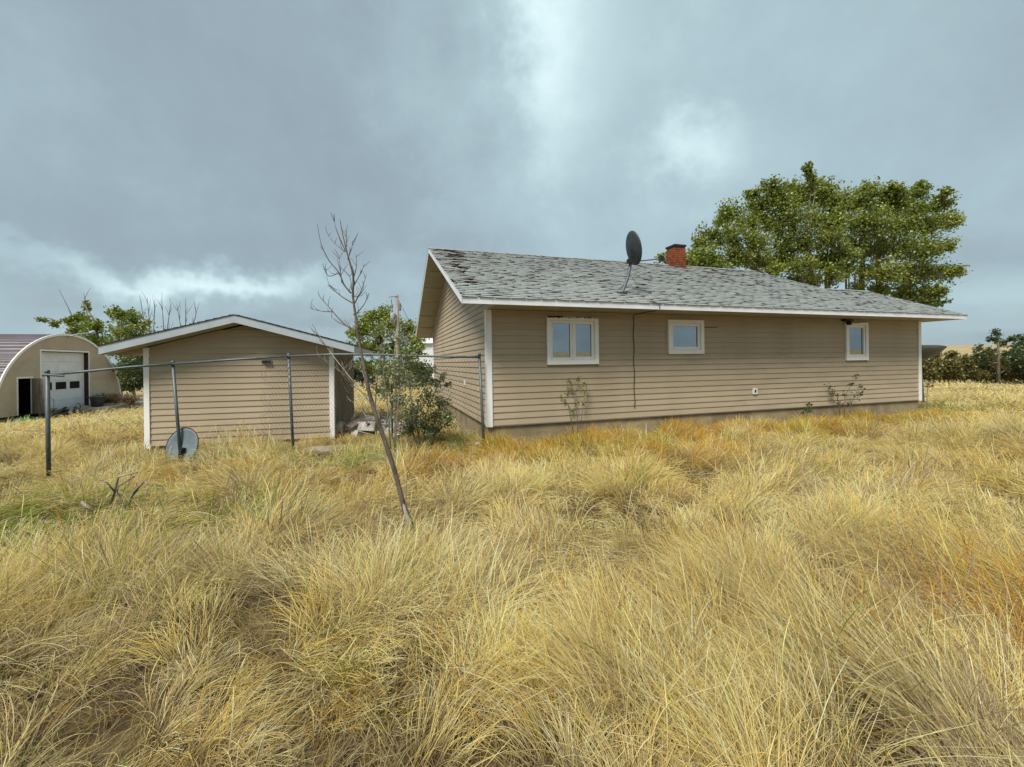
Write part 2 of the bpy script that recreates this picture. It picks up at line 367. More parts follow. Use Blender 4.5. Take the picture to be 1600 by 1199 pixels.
bw.quad((UL - .02, 0.02, SB), (UL - .02, WV - .02, SB), (UL - .02, WV - .02, SO), (UL - .02, WR, zund(WR) - .03), (UL - .02, 0.02, SO))
bw.quad((0.02, 2.2, SB), (UL - .3, 2.2, SB), (UL - .3, 2.2, SO), (0.02, 2.2, SO))   # partition behind the rooms
bw.build('rear_wall', M_SIDE, house)
# boards: tapered clapboard section, drip edge at the bottom
def board_mesh(L, cut0=0.0, cut1=0.0):
    """along +x, bottom at z=0, outward = -y; cut0/cut1 = horizontal run lost at the top ends (rake)"""
    mb = MB(); t0, t1 = 0.018, 0.003; h = ROW
    pr = [(-t0, 0.0), (-t0 - 0.001, 0.010), (-t0 * 0.66, h * 0.52), (-t1, h - 0.001)]
    def ring(x0, x1f):
        pass
    n = len(pr)
    for end in (0, 1):
        for (yy, zz) in pr + [(0.004, h - 0.001), (0.004, 0.0)]:
            k = zz / h; xx = cut0 * k if end == 0 else L - cut1 * k
            mb.v.append((xx, yy, zz))
    n = len(pr) + 2
    mb.f += [(k, (k + 1) % n, n + (k + 1) % n, n + k) for k in range(n)] + [tuple(range(n))[::-1], tuple(range(n, 2 * n))]
    me = mb.mesh('siding_board'); me.materials.append(M_SIDE); return me
def place(name, me, parent, loc, rz=0.0):
    o = bpy.data.objects.new(name, me); COL.objects.link(o); o.parent = parent; o.location = loc; o.rotation_euler = (0, 0, rz); return o
nrow = 18; long_board = None; cache = {}
def bm_for(L, a=0.0, b=0.0):
    k = (round(L, 3), round(a, 3), round(b, 3))
    if k not in cache: cache[k] = board_mesh(L, a, b)
    return cache[k]
for i in range(nrow):
    z = SB + i * ROW; zt = z + ROW
    segs = [(0.05, UL - 0.05)]
    for a, b, c, d_ in cuts:                       # boards stop at the window frames
        ns = []
        for s0, s1 in segs:
            if z < d_ - 0.02 and zt > c + 0.02 and s0 < a and s1 > b: ns += [(s0, a + 0.012), (b - 0.012, s1)]
            else: ns.append((s0, s1))
        segs = ns
    # each course is lapped once, staggered
    for s0, s1 in segs:
        if s1 - s0 > 5.5:
            m_ = s0 + (s1 - s0) * (0.36 + 0.28 * ((i * 7) % 5) / 4)
            place('siding_board', bm_for(m_ + 0.02 - s0), front, (s0, 0.0, z)); o = place('siding_board', bm_for(s1 - m_), front, (m_, -0.0012, z))
        else: place('siding_board', bm_for(s1 - s0), front, (s0, 0.0, z))
i = 0; z = SB
while z < zund(VR) - ROW * 0.9:                    # gable boards, mitred to the rake
    zt = z + ROW
    if zt <= SO + 0.02:
        place('siding_board', bm_for(VD - 0.06), gable, (0.0, VD - 0.03, z), -math.pi / 2)
    else:
        e = 0.03
        v0b = max(0.05 if z < SO else -9, (max(z, SO) - SO) / PIT - OE + e); v0t = (zt - SO) / PIT - OE + e
        L = (VD - v0b) - v0b; c_ = v0t - v0b
        place('siding_board', bm_for(L, c_, c_), gable, (0.0, VD - v0b, z), -math.pi / 2)
    z = zt; i += 1
for i in range(nrow): place('siding_board', bm_for(WV - 0.06), house.children[[c.name.split('.')[0] for c in house.children].index('rear_wall')], (UL, 0.03, SB + i * ROW), math.pi / 2)
# corner trims
def corner(u, v, su, sv, name='corner_trim'):
    mb = MB(); zb, zt = SB - 0.02, SO - 0.004; wd = 0.085; t = 0.034
    mb.box((min(u - su * t, u + su * wd), min(v - sv * t, v), zb), (max(u - su * t, u + su * wd), max(v - sv * t, v), zt))
    mb.box((min(u - su * t, u), min(v + 0.0005 * sv, v + sv * wd), zb), (max(u - su * t, u), max(v + 0.0005 * sv, v + sv * wd), zt))
    return mb.build(name, M_TRIM, house)
corner(0, 0, 1, 1); corner(UL, 0, -1, 1); corner(0, VD, 1, -1)
mb = MB().box((-0.026, -0.012, SB - 0.016), (UL, 0.014, SB - 0.0015)); mb.box((-0.012, 0.0145, SB - 0.016), (0.014, VD, SB - 0.0015)); mb.build('starter_strip', M_SOFF, house)
mb = MB().box((0.06, -0.030, SO - 0.03), (UL - 0.06, -0.001, SO - 0.006)); mb.build('frieze_trim', M_SOFF, house)

# ---- roof
roof = MB()
def slope(mb, u0, u1, va, vb, back, vd, off=0.0, th=FT - 0.006):
    """slab of a roof slope between va (eave) and vb (ridge); back mirrors it about the ridge"""
    P = lambda u, v, z: (u, vd - v if back else v, z)
    zt = lambda v: ztop(v) - 0.006 + off
    p = [P(u0, va, zt(va) - th), P(u1, va, zt(va) - th), P(u1, vb, zt(vb) - th), P(u0, vb, zt(vb) - th), P(u0, va, zt(va)), P(u1, va, zt(va)), P(u1, vb, zt(vb)), P(u0, vb, zt(vb))]
    mb.hexa(p if not back else [p[1], p[0], p[3], p[2], p[5], p[4], p[7], p[6]])
UE = UL + 0.68; UR = 11.95
ua = -OG + 0.02
slope(roof, ua, UR - .02, -OE + .02, VR, False, VD); slope(roof, ua, UR - .02, -OE + .02, VR, True, VD)
slope(roof, UR - .02, UE - .02, -OE + .02, WR, False, WV); slope(roof, UR - .02, UE - .02, -OE + .02, WR, True, WV)
roof_o = roof.build('roof', M_DECK, house)
# fascias
fa = MB()
fa.box((-OG, -OE, SO), (UE, -OE + 0.018, SO + FT)); 
fo = fa.build('eave_fascia', M_FASC, house)
MB().box((-OG, VD + OE - .018, SO), (UR, VD + OE, SO + FT)).build('eave_fascia', M_FASC, house)
def rake(u, vd, vmax, back, name='rake_fascia'):
    mb = MB(); P = lambda v, z, uu: (uu, vd - v if back else v, z)
    a, b = (-OE, vmax)
    u0, u1 = (u, u + 0.018)
    p = [P(a, zund(a) - .004, u0), P(a, zund(a) - .004, u1), P(b, zund(b) - .004, u1), P(b, zund(b) - .004, u0), P(a, ztop(a), u0), P(a, ztop(a), u1), P(b, ztop(b), u1), P(b, ztop(b), u0)]
    mb.hexa(p if not back else [p[1], p[0], p[3], p[2], p[5], p[4], p[7], p[6]]); return mb.build(name, M_FASC, house)
rake(-OG - 0.0015, VD, VR, False); rake(-OG - 0.0015, VD, VR, True); rake(UE - .0165, WV, WR, False); rake(UE - .0165, WV, WR, True)
rake(UR - .0165, VD, VR, True)
# soffits: flat at the eave, sloped under the gable overhang
so = MB(); so.box((0.0, -OE + 0.02, SO + 0.004), (UL, -0.0, SO + 0.016)); so.build('eave_soffit', M_SOFF, house)
so = MB().box((UL, -OE + .02, SO + .004), (UE - .02, WV * .5, SO + .016)); so.build('eave_soffit', M_SOFF, house)
so = MB()
for back in (False, True):
    P = lambda v, z, uu: (uu, VD - v if back else v, z); a, b = -OE + .02, VR; e = 0.004
    p = [P(a, zund(a) - e, -OG + .016), P(a, zund(a) - e, -0.003), P(b, zund(b) - e, -0.003), P(b, zund(b) - e, -OG + .016)]
    p += [(q[0], q[1], q[2] + 0.003) for q in p]
    so.hexa(p if not back else [p[1], p[0], p[3], p[2], p[5], p[4], p[7], p[6]])
so.build('gable_soffit', M_SOFF, house)
for k in range(1, 6):                                # soffit panel joints on the gable side
    for back in (False, True):
        v = -OE + k * (VR + OE) / 6; P = (lambda vv: VD - vv) if back else (lambda vv: vv)
        MB().hexa([(-OG + .02, min(P(v), P(v + .02)), zund(v) - .009), (-.02, min(P(v), P(v + .02)), zund(v) - .009), (-.02, max(P(v), P(v + .02)), zund(v) - .009), (-OG + .02, max(P(v), P(v + .02)), zund(v) - .009),
                   (-OG + .02, min(P(v), P(v + .02)), zund(v) - .0045), (-.02, min(P(v), P(v + .02)), zund(v) - .0045), (-.02, max(P(v), P(v + .02)), zund(v) - .0045), (-OG + .02, max(P(v), P(v + .02)), zund(v) - .0045)]).build('soffit_joint', M_SOFF, house)

# ---- shingles: three-tab courses; the nearest 300 tabs are objects, the rest one mesh
EXP, TAB = 0.142, 0.305; CS = math.sqrt(1 + PIT * PIT)
tabs = []
ncr = int((VR + OE) * CS / EXP)
for c_ in range(ncr + 1):
    s0 = c_ * EXP; v0 = -OE - 0.02 + s0 / CS
    uend = UE + 0.01 if v0 < WR - .06 else UR + 0.01
    u = -OG - 0.012 - (TAB / 2 if c_ % 2 else 0) - (0.03 * ((c_ * 5) % 3))
    while u < uend:
        a, b = max(u, -OG - 0.012), min(u + TAB, uend)
        if b - a > 0.05: tabs.append((a, b, s0))
        u += TAB
def tab_geo(wid, lift, droop, skew, hl=0.165):
    """tab in slope coordinates: x along eave, y up-slope, z off the roof; front edge curled by lift"""
    g = 0.009; x0, x1 = g / 2, wid - g / 2; th = 0.006; xm = (x0 + x1) / 2
    zf = (lift * (1 + skew), lift * (0.45 + 0.2 * abs(skew)), lift * (1 - skew))
    zf = [0.010 + max(q, 0) for q in zf]; y0 = [droop, 0.0, -droop]
    top = [(x0, y0[0], zf[0]), (xm, y0[1], zf[1]), (x1, y0[2], zf[2]), (x1, hl * .45, 0.0075), (xm, hl * .45, 0.0072), (x0, hl * .45, 0.0075), (x1, hl, 0.002), (xm, hl, .002), (x0, hl, 0.002)]
    v = top + [(p[0], p[1], p[2] - th) for p in top[:3]]
    fcs = [(0, 1, 4, 5), (1, 2, 3, 4), (5, 4, 7, 8), (4, 3, 6, 7), (9, 10, 1, 0), (10, 11, 2, 1)]
    return v, fcs
def sl2w(u, s, h):   # slope coords -> house local
    n = Vector((0, -PIT, 1)).normalized(); return Vector((u, -OE - 0.02, ztop(-OE - 0.02) - 0.006)) + Vector((0, 1 / CS, PIT / CS)) * s + n * h
ROT = Matrix(((1, 0, 0), (0, 1 / CS, -PIT / CS), (0, PIT / CS, 1 / CS))).to_4x4()
def eye_dist(t): 
    p = sl2w((t[0] + t[1]) / 2, t[2], 0); q = HC + HU * p.x + HV * p.y + Vector((0, 0, p.z)); return (q - Vector((0, 0, EYE))).length
full = sorted([t for t in tabs if t[1] - t[0] > TAB - .01], key=eye_dist); near = set(full[:300])
variants = []
for k in range(14):
    v, fc = tab_geo(TAB, random.choice([.003, .005, .008, .012, .017]) * random.uniform(.6, 1.2), random.uniform(-.006, .006), random.uniform(-.8, .8))
    me = bpy.data.meshes.new('shingle'); me.from_pydata(v, [], fc); me.materials.append(M_SHIN); variants.append(me)
vb_ = []
for k in range(5):
    v, fc = tab_geo(TAB - .04, random.uniform(.02, .05), random.uniform(-.02, .02), random.uniform(-1, 1))
    me = bpy.data.meshes.new('shingle'); me.from_pydata(v, [], fc); me.materials.append(M_SHINB); vb_.append(me)
def worn(u, s): # curled brown tabs along the left rake near the ridge, and torn ones below the chimney
    return (s > 0.9 and u < -.70 + 0.10 * s + 0.55 * vnoise(u * 2, s * 2, 5) and u > -.5 and random.random() < .75) or (abs(u - 8.35) < 0.75 and 3.9 < s < 4.7 and vnoise(u * 2.5, s * 4, 8) > 0.62)
V_, F_, VB, FB = [], [], [], []
for t in tabs:
    a, b, s = t; is_b = worn(float(a), s)
    if t in near:
        o = place('shingle', random.choice(vb_ if is_b else variants), roof_o, sl2w(a, s, 0)); o.matrix_local = Matrix.Translation(sl2w(a, s, 0)) @ ROT
        continue
    lift = random.choice([.003, .005, .008, .011, .016]) * random.uniform(.6, 1.3) * (2.0 if is_b else 1)
    v, fc = tab_geo(b - a, lift, random.uniform(-.005, .005), random.uniform(-.8, .8))
    V, FF = (VB, FB) if is_b else (V_, F_); i0 = len(V)
    for p in v: V.append(tuple(sl2w(a, s, 0) + (ROT @ Vector(p))))
    FF += [tuple(i0 + k for k in q) for q in fc]
for V, FF, m_, nm in ((V_, F_, M_SHIN, 'shingles'), (VB, FB, M_SHINB, 'worn_shingles')):
    me = bpy.data.meshes.new(nm); me.from_pydata(V, [], FF); tag(link(nm, me, m_, roof_o), kind='stuff')
# back slope covered by a plain course sheet, ridge caps
mb = MB()
for k in range(0, ncr, 1):
    s0 = k * EXP; v0 = -OE + s0 / CS; v1 = v0 + EXP / CS + .02
    mb.quad((-OG - .01, VD - v0, ztop(v0) + .010), (UR + .01, VD - v0, ztop(v0) + .010), (UR + .01, VD - v1, ztop(v1) + .001), (-OG - .01, VD - v1, ztop(v1) + .001))
tag(mb.build('rear_shingles', M_SHIN, roof_o), kind='stuff')
def ridgecaps(u0, u1, vr, zr):
    u = u0
    while u < u1:
        L = 0.30; e = min(u + L, u1 + .02); h0, h1 = .012 + random.uniform(0, .012), .004
        mb = MB(); w_ = .13; dz = w_ * PIT
        mb.quad((u, vr - w_, zr - dz + h0 + .006), (e, vr - w_, zr - dz + h1 + .006), (e, vr, zr + h1 + .012), (u, vr, zr + h0 + .012))
        mb.quad((u, vr, zr + h0 + .012), (e, vr, zr + h1 + .012), (e, vr + w_, zr - dz + h1 + .006), (u, vr + w_, zr - dz + h0 + .006))
        mb.quad((u, vr - w_, zr - dz + h0 - .004), (u, vr - w_, zr - dz + h0 + .006), (u, vr, zr + h0 + .012), (u, vr + w_, zr - dz + h0 + .006), (u, vr + w_, zr - dz + h0 - .004), (u, vr, zr + h0))
        mb.build('ridge_shingle', M_SHIN, roof_o); u += 0.15 if False else 0.24
ridgecaps(-OG - .01, UR, VR, ztop(VR)); ridgecaps(UR, UE, WR, ztop(WR))

# ---- chimney with modelled bricks
CHU, CHV, CHW, CHD = 7.88, 4.05, 0.46, 0.46
zb_, zt_ = ztop(4.0) - .2, ztop(VR) + 0.60
ch = MB().box((CHU + .012, CHV + .012, zb_), (CHU + CHW - .012, CHV + CHD - .012, zt_)).build('chimney', M_MORT, house)
bk = MB(); bh, bl, gp = 0.066, 0.20, 0.011; z = zb_; k = 0
while z + bh < zt_:
    for side in range(4):
        L = CHW; x = -0.1 * (k % 2)
        while x < L:
            a, b = max(x, 0), min(x + bl - gp, L)
            if b - a > .03:
                j = random.uniform(-.003, .003); o0 = 0 + j; o1 = .05
                if side == 0: bk.box((CHU + a, CHV + o0, z), (CHU + b, CHV + o1, z + bh - gp))
                if side == 1: bk.box((CHU + CHW - o1, CHV + a, z), (CHU + CHW - o0, CHV + b, z + bh - gp))
                if side == 2: bk.box((CHU + a, CHV + CHD - o1, z), (CHU + b, CHV + CHD - o0, z + bh - gp))
                if side == 3: bk.box((CHU + o0, CHV + a, z), (CHU + o1, CHV + b, z + bh - gp))
            x += bl
    z += bh; k += 1
tag(bk.build('bricks', M_BRICK, ch), kind='stuff')
cp = MB().box((CHU - .02, CHV - .02, zt_ - .01), (CHU + CHW + .02, CHV + CHD + .02, zt_ + .055)); cp.box((CHU + .14, CHV + .12, zt_ + .056), (CHU + CHW - .12, CHV + CHD - .12, zt_ + .10)); cp.build('chimney_cap', M_SOOT, ch)
# torn felt and a loose board beside the chimney
for (uu, ss, L, wv, m_) in ((8.75, 4.55, .55, .16, M_SHINB), (9.05, 4.30, .75, .13, M_DECK), (8.65, 4.75, .5, .12, M_SCAR), (9.5, 4.15, .5, .08, M_SHINB)):
    mb = MB().box((0, 0, .016), (L, wv, .035)); o = mb.build('torn_flap', m_, roof_o); o.matrix_local = Matrix.Translation(sl2w(uu, ss, .012)) @ ROT @ Matrix.Rotation(random.uniform(-.25, .12), 4, 'Z') @ Matrix.Rotation(R(5), 4, 'Y')

# ---- windows
def bar(mb, u0, u1, z0, z1, y0, y1): mb.box((u0, y0, z0), (u1, y1, z1))
def window(name, u0, u1, z0, z1, panes, label, rightdoor):
    z0 += SB; z1 += SB; fr = MB(); wd = 0.075; y0, y1 = -0.060, 0.06
    bar(fr, u0, u1, z0, z0 + wd + .02, y0, y1); bar(fr, u0, u1, z1 - wd, z1, y0, y1)
    bar(fr, u0, u0 + wd, z0 + wd + .02, z1 - wd, y0, y1); bar(fr, u1 - wd * (1.25 if rightdoor else 1), u1, z0 + wd + .02, z1 - wd, y0, y1)
    w_ = fr.build(name, M_TRIM, house); w_['label'] = label
    iu0, iu1 = u0 + wd, u1 - wd * (1.25 if rightdoor else 1); iz0, iz1 = z0 + wd + .02, z1 - wd
    step = (iu1 - iu0) / panes
    for k in range(panes):
        a, b = iu0 + k * step, iu0 + (k + 1) * step; s = MB(); sw = 0.055 if panes > 1 and k == 0 else 0.07; ys, ye = -0.034 - .0 * k, 0.045
        g = .003
        bar(s, a + g, b - g, iz0 + g, iz0 + sw, ys, ye); bar(s, a + g, b - g, iz1 - sw, iz1 - g, ys, ye); bar(s, a + g, a + sw, iz0 + sw, iz1 - sw, ys, ye); bar(s, b - sw, b - g, iz0 + sw, iz1 - sw, ys, ye)
        s.build('sash', M_TRIM, w_)
        MB().box((a + sw - .01, -0.004, iz0 + sw - .01), (b - sw + .01, 0.002, iz1 - sw + .01)).build('pane', M_GLASS, w_)
    rm = MB(); a, b, c, d_, q = u0 - .25, u1 + .25, z0 - .3, z1 + .1, 1.2
    rm.quad((a, q, c), (b, q, c), (b, q, d_), (a, q, d_)); rm.quad((a, .065, c), (a, q, c), (a, q, d_), (a, .065, d_)); rm.quad((b, .065, c), (b, q, c), (b, q, d_), (b, .065, d_)); rm.quad((a, .065, c), (b, .065, c), (b, q, c), (a, q, c)); rm.quad((a, .065, d_), (b, .065, d_), (b, q, d_), (a, q, d_))
    rm.build('room', M_ROOM, w_)
    return w_, (iu0, iu1, iz0, iz1)
w1, r1 = window('window', *WIN[0][1:], 2, 'white double casement window with sealant stains above it', True)
w2, r2 = window('window', *WIN[1][1:], 1, 'small square white window in the middle of the wall', True)
w3, r3 = window('window', *WIN[2][1:], 1, 'narrow white window near the far end of the wall', True)
# curtain folds behind the left casement
cu = MB(); pts = [(r1[0] + .03 + i * .008, .16 + .025 * math.sin(i * 1.1)) for i in range(24)]
for (a, b) in zip(pts, pts[1:]): cu.quad((a[0], a[1], r1[2]), (b[0], b[1], r1[2]), (b[0], b[1], r1[3]), (a[0], a[1], r1[3]))
cu.build('curtain', M_CURT, w1)
rd = MB().tube([(r1[0] + .36, .12, r1[2] - .1), (r1[0] + .47, .14, r1[3] - .2)], .012, 6); rd.build('curtain_rod', M_BLACK, w1)
# torn black sealant along the head of the first window
for k in range(16):
    a = WIN[0][1] + .02 + k * .075 + random.uniform(-.02, .02); L = random.uniform(.02, .08) * (2.2 if k < 4 else 1); h = random.uniform(.008, .028) * (1.6 if k < 4 else 1)
    zc_ = SB + WIN[0][4] - .01 - random.uniform(0, .02)
    MB().box((a, -.067, zc_), (a + L, -.058, zc_ + h)).build('sealant', M_CAULK, w1)
for k in range(6):
    a = WIN[2][1] + random.uniform(0, .5); MB().box((a, -.067, SB + WIN[2][4] - .02), (a + random.uniform(.03, .1), -.058, SB + WIN[2][4] - .005)).build('sealant', M_CAULK, w3)
MB().box((5.33, -.022, SB + 2.05), (5.75, -.012, SB + 2.062)).build('siding_crack', M_CAULK, house)
mb = MB().lathe([(0.03, 0), (.05, .02), (.055, .10), (.02, .13)], 12, Matrix.Translation((10.10, -.10, SO - .115)) @ Matrix.Rotation(R(90), 4, 'Y')); mb.box((9.98, -.13, SO - .06), (10.30, -.03, SO - .01)); mb.build('soffit_lamp', M_BLACK, house)
# dryer vent
vt = MB(); a, zz = 6.83, SB + .40
for q in ((a, a + .13, zz, zz + .03), (a, a + .13, zz + .11, zz + .14), (a, a + .035, zz + .03, zz + .11), (a + .095, a + .13, zz + .03, zz + .11)): bar(vt, *q, -.045, 0)
v_o = vt.build('wall_vent', M_VENT, house); MB().lathe([(.034, 0), (.034, .01)], 14, Matrix.Translation((a + .065, -.032, zz + .07)) @ Matrix.Rotation(R(90), 4, 'X')).build('vent_opening', M_BLACK, v_o)
MB().box((-.04, 2.25, SB + .72), (-.004, 2.33, SB + .84)).build('outdoor_socket', M_VENT, house)
# coax cable: over the fascia, along the soffit, down the wall
cb = MB(); pts = [sl2w(3.35, .05, .03), Vector((3.52, -OE - .03, ZE - .01)), Vector((3.53, -OE - .012, SO + .03)), Vector((3.50, -OE + .12, SO - .02)), Vector((3.44, -.3, SO - .012)), Vector((3.40, -.045, SO - .04))]
pts += [Vector((3.39 + .012 * math.sin(k * 1.7), -.030, SO - .05 - k * .16)) for k in range(14)] + [Vector((3.40, -.034, SB + .22))]
cb.tube(pts, .008, 5); cb.build('coax_cable', M_CABLE, house)

# ------------------------------------------------------------------ satellite dish on the roof
def hw(p): return HC + HU * p.x + HV * p.y + Vector((0, 0, p.z))
def dish_mesh(mb, rx, ry, depth, M4, n=28, th=0.012):
    rings = 7; i0 = len(mb.v)
    for s in (0, 1):
        for k in range(rings):
            q = (k + .02) / (rings - 1)
            for j in range(n):
                w_ = 2 * math.pi * j / n; z_ = depth * (q * q - 1) - (th if s else 0)
                mb.v.append(tuple(M4 @ Vector((rx * q * math.cos(w_), ry * q * math.sin(w_), z_))))
    for s in (0, 1):
        for k in range(rings - 1):
            for j in range(n):
                a = i0 + s * rings * n + k * n + j; b = i0 + s * rings * n + k * n + (j + 1) % n; c = b + n; d_ = a + n
                mb.f.append((a, b, c, d_) if s == 0 else (d_, c, b, a))
    e = i0 + (rings - 1) * n; g = e + rings * n
    for j in range(n): mb.f.append((e + j, e + (j + 1) % n, g + (j + 1) % n, g + j))
mast0 = hw(sl2w(3.10, .80, .015))
dish = empty('satellite_dish', mast0, 0, 'black satellite dish on a bent mast standing on the grey shingle roof', 'satellite dish')
Yd = mast0.y
def rel(px, py, dy=0.0): return at(px, py, Yd + dy) - mast0
mb = MB(); c0 = rel(972, 458); c1 = rel(981, 434, .02); c2 = rel(986, 408, .05)
mb.tube([c0, c1, c2], .036, 8); mb.build('mast', M_STEEL, dish)
mb = MB(); mb.tube([rel(963, 457, -.05), rel(974, 445, 0)], .008, 5); mb.tube([rel(984, 428, .0), rel(1007, 463, -.06)], .006, 5); mb.build('mast_brace', M_STEEL, dish)
MB().box(c0 + Vector((-.10, -.06, -.035)), c0 + Vector((.10, .06, .012))).build('foot_plate', M_DISH, dish)
ctr = rel(990.5, 388, .10); nrm = Vector((0.93, 0.30, 0.20)).normalized()
upv = (Vector((0, 0, 1)) - nrm * nrm.z).normalized(); rt = upv.cross(nrm)
M4 = Matrix((rt, upv, nrm)).transposed().to_4x4(); M4.translation = ctr
mb = MB(); dish_mesh(mb, .28, .385, .06, M4); mb.build('reflector', M_DISH, dish, True)
mb = MB(); q = M4 @ Vector((0, -.10, -.06)); mb.box(q - Vector((.06, .05, .09)), q + Vector((.04, .05, .07))); mb.box(rel(984, 409, 0) - Vector((.06, .05, .03)), rel(984, 409, 0) + Vector((.06, .05, .05))); mb.build('bracket', M_BLACK, dish)
mb = MB(); fe = rel(1033, 404.5, .25); st = M4 @ Vector((0, -.30, 0)); mb.tube([st, fe], .014, 6); mb.build('feed_arm', M_STEEL, dish)
MB().box(fe - Vector((.03, .04, .05)), fe + Vector((.05, .04, .05))).build('feed_horn', M_BLACK, dish)

# ------------------------------------------------------------------ dish on a post at the far end of the house
p0 = at(1443, 640, 14.4); p0.z = gz(p0.x, p0.y)
d2 = empty('satellite_dish', p0, 0, 'grey satellite dish tipped skyward beyond the far end of the house', 'satellite dish')
ctr = at(1437, 544, 14.4) - p0; nrm = Vector((0.08, 0.12, 0.98)).normalized(); upv = (Vector((0, 0, 1)) - nrm * nrm.z).normalized(); rt = upv.cross(nrm)
M4 = Matrix((rt, upv, nrm)).transposed().to_4x4(); M4.translation = ctr
mb = MB(); dish_mesh(mb, .66, .62, .40, M4); mb.build('reflector', mat('dish_mesh_grey', (.15, .165, .155), .6, .1, 6), d2, True)
mb = MB().tube([(0, 0, 0), (ctr.x, ctr.y, ctr.z - .3)], .04, 8); mb.build('post', M_STEEL, d2)
mb = MB(); mb.tube([M4 @ Vector((.50, -.35, -.12)), M4 @ Vector((.30, -.20, -.30)), ctr + Vector((0, 0, -.45))], .045, 6); mb.build('bracket', M_BLACK, d2)

# ------------------------------------------------------------------ garage
GA = R(13.5); G0 = at(229, 700, 8.49); G0.z = 0.0
GUv = Vector((math.cos(GA), math.sin(GA), 0)); GVv = Vector((-math.sin(GA), math.cos(GA), 0))
gar = empty('garage', G0, GA, 'small beige sided garage with white trim behind the wire fence', 'garage')
GW, GD, GSB, GSO = 3.60, 3.4, -0.04, 1.885
GOE, GOG, GFT = 0.52, 0.46, 0.165; GP = 0.275
gzu = lambda x: GSO - .03 + GP * (min(x, GW - x) + GOE); gzt = lambda x: gzu(x) + GFT
mb = MB(); mb.box((.02, .02, -.5), (GW - .02, GD, GSB)); mb.build('foundation', M_CONC, gar)
mb = MB()
for y_ in (0.02, GD - .02): mb.quad((.02, y_, GSB), (GW - .02, y_, GSB), (GW - .02, y_, gzu(GW - .02)), (GW / 2, y_, gzu(GW / 2) - .02), (.02, y_, gzu(.02)))
mb.quad((.02, .02, GSB), (.02, GD - .02, GSB), (.02, GD - .02, GSO), (.02, .02, GSO))
gwall = mb.build('wall', M_SIDE, gar)
mb = MB()
for k in range(3):     # weathered sheets on the side
    a, b = .02 + k * (GD - .04) / 3, .02 + (k + 1) * (GD - .04) / 3 - .008
    MB().box((GW - .03, a, GSB - .05), (GW - .005, b, GSO - .02)).build('plywood_sheet', M_PLY, gwall)
z = GSB; GROW = 0.127
while z < gzu(GW / 2) - .05:
    zt = z + GROW
    if z < GSO - .12: place('siding_board', bm_for(GW - .08), gwall, (.04, 0, z))
    else:
        x0 = max(.04, (z - (GSO - .03)) / GP - GOE + .02); x1 = max(.04, (zt - (GSO - .03)) / GP - GOE + .02)
        if x1 < GW / 2 - .03: place('siding_board', bm_for(GW - 2 * x0, x1 - x0, x1 - x0), gwall, (x0, 0, z))
    z += GROW
for (u, s) in ((0, 1), (GW, -1)):
    mb = MB(); zb, zt2 = GSB - .04, gzu(0) - .004
    mb.box((min(u - s * .022, u + s * .075), -.034, zb), (max(u - s * .022, u + s * .075), 0, zt2)); mb.box((min(u - s * .022, u), .0005, zb), (max(u - s * .022, u), .075, zt2)); mb.build('corner_trim', M_TRIM, gar)
groof = MB()
for back in (0, 1):
    X = (lambda x: GW - x) if back else (lambda x: x)
    a, b = -GOE + .02, GW / 2; p = [(X(a), -GOG + .02, gzu(a) + .02), (X(b), -GOG + .02, gzu(b) + .02), (X(b), GD + .3, gzu(b) + .02), (X(a), GD + .3, gzu(a) + .02)]
    p += [(q[0], q[1], q[2] + GFT - .025) for q in p]; groof.hexa(p if not back else [p[1], p[0], p[3], p[2], p[5], p[4], p[7], p[6]])
gro = groof.build('roof', M_DECK, gar)
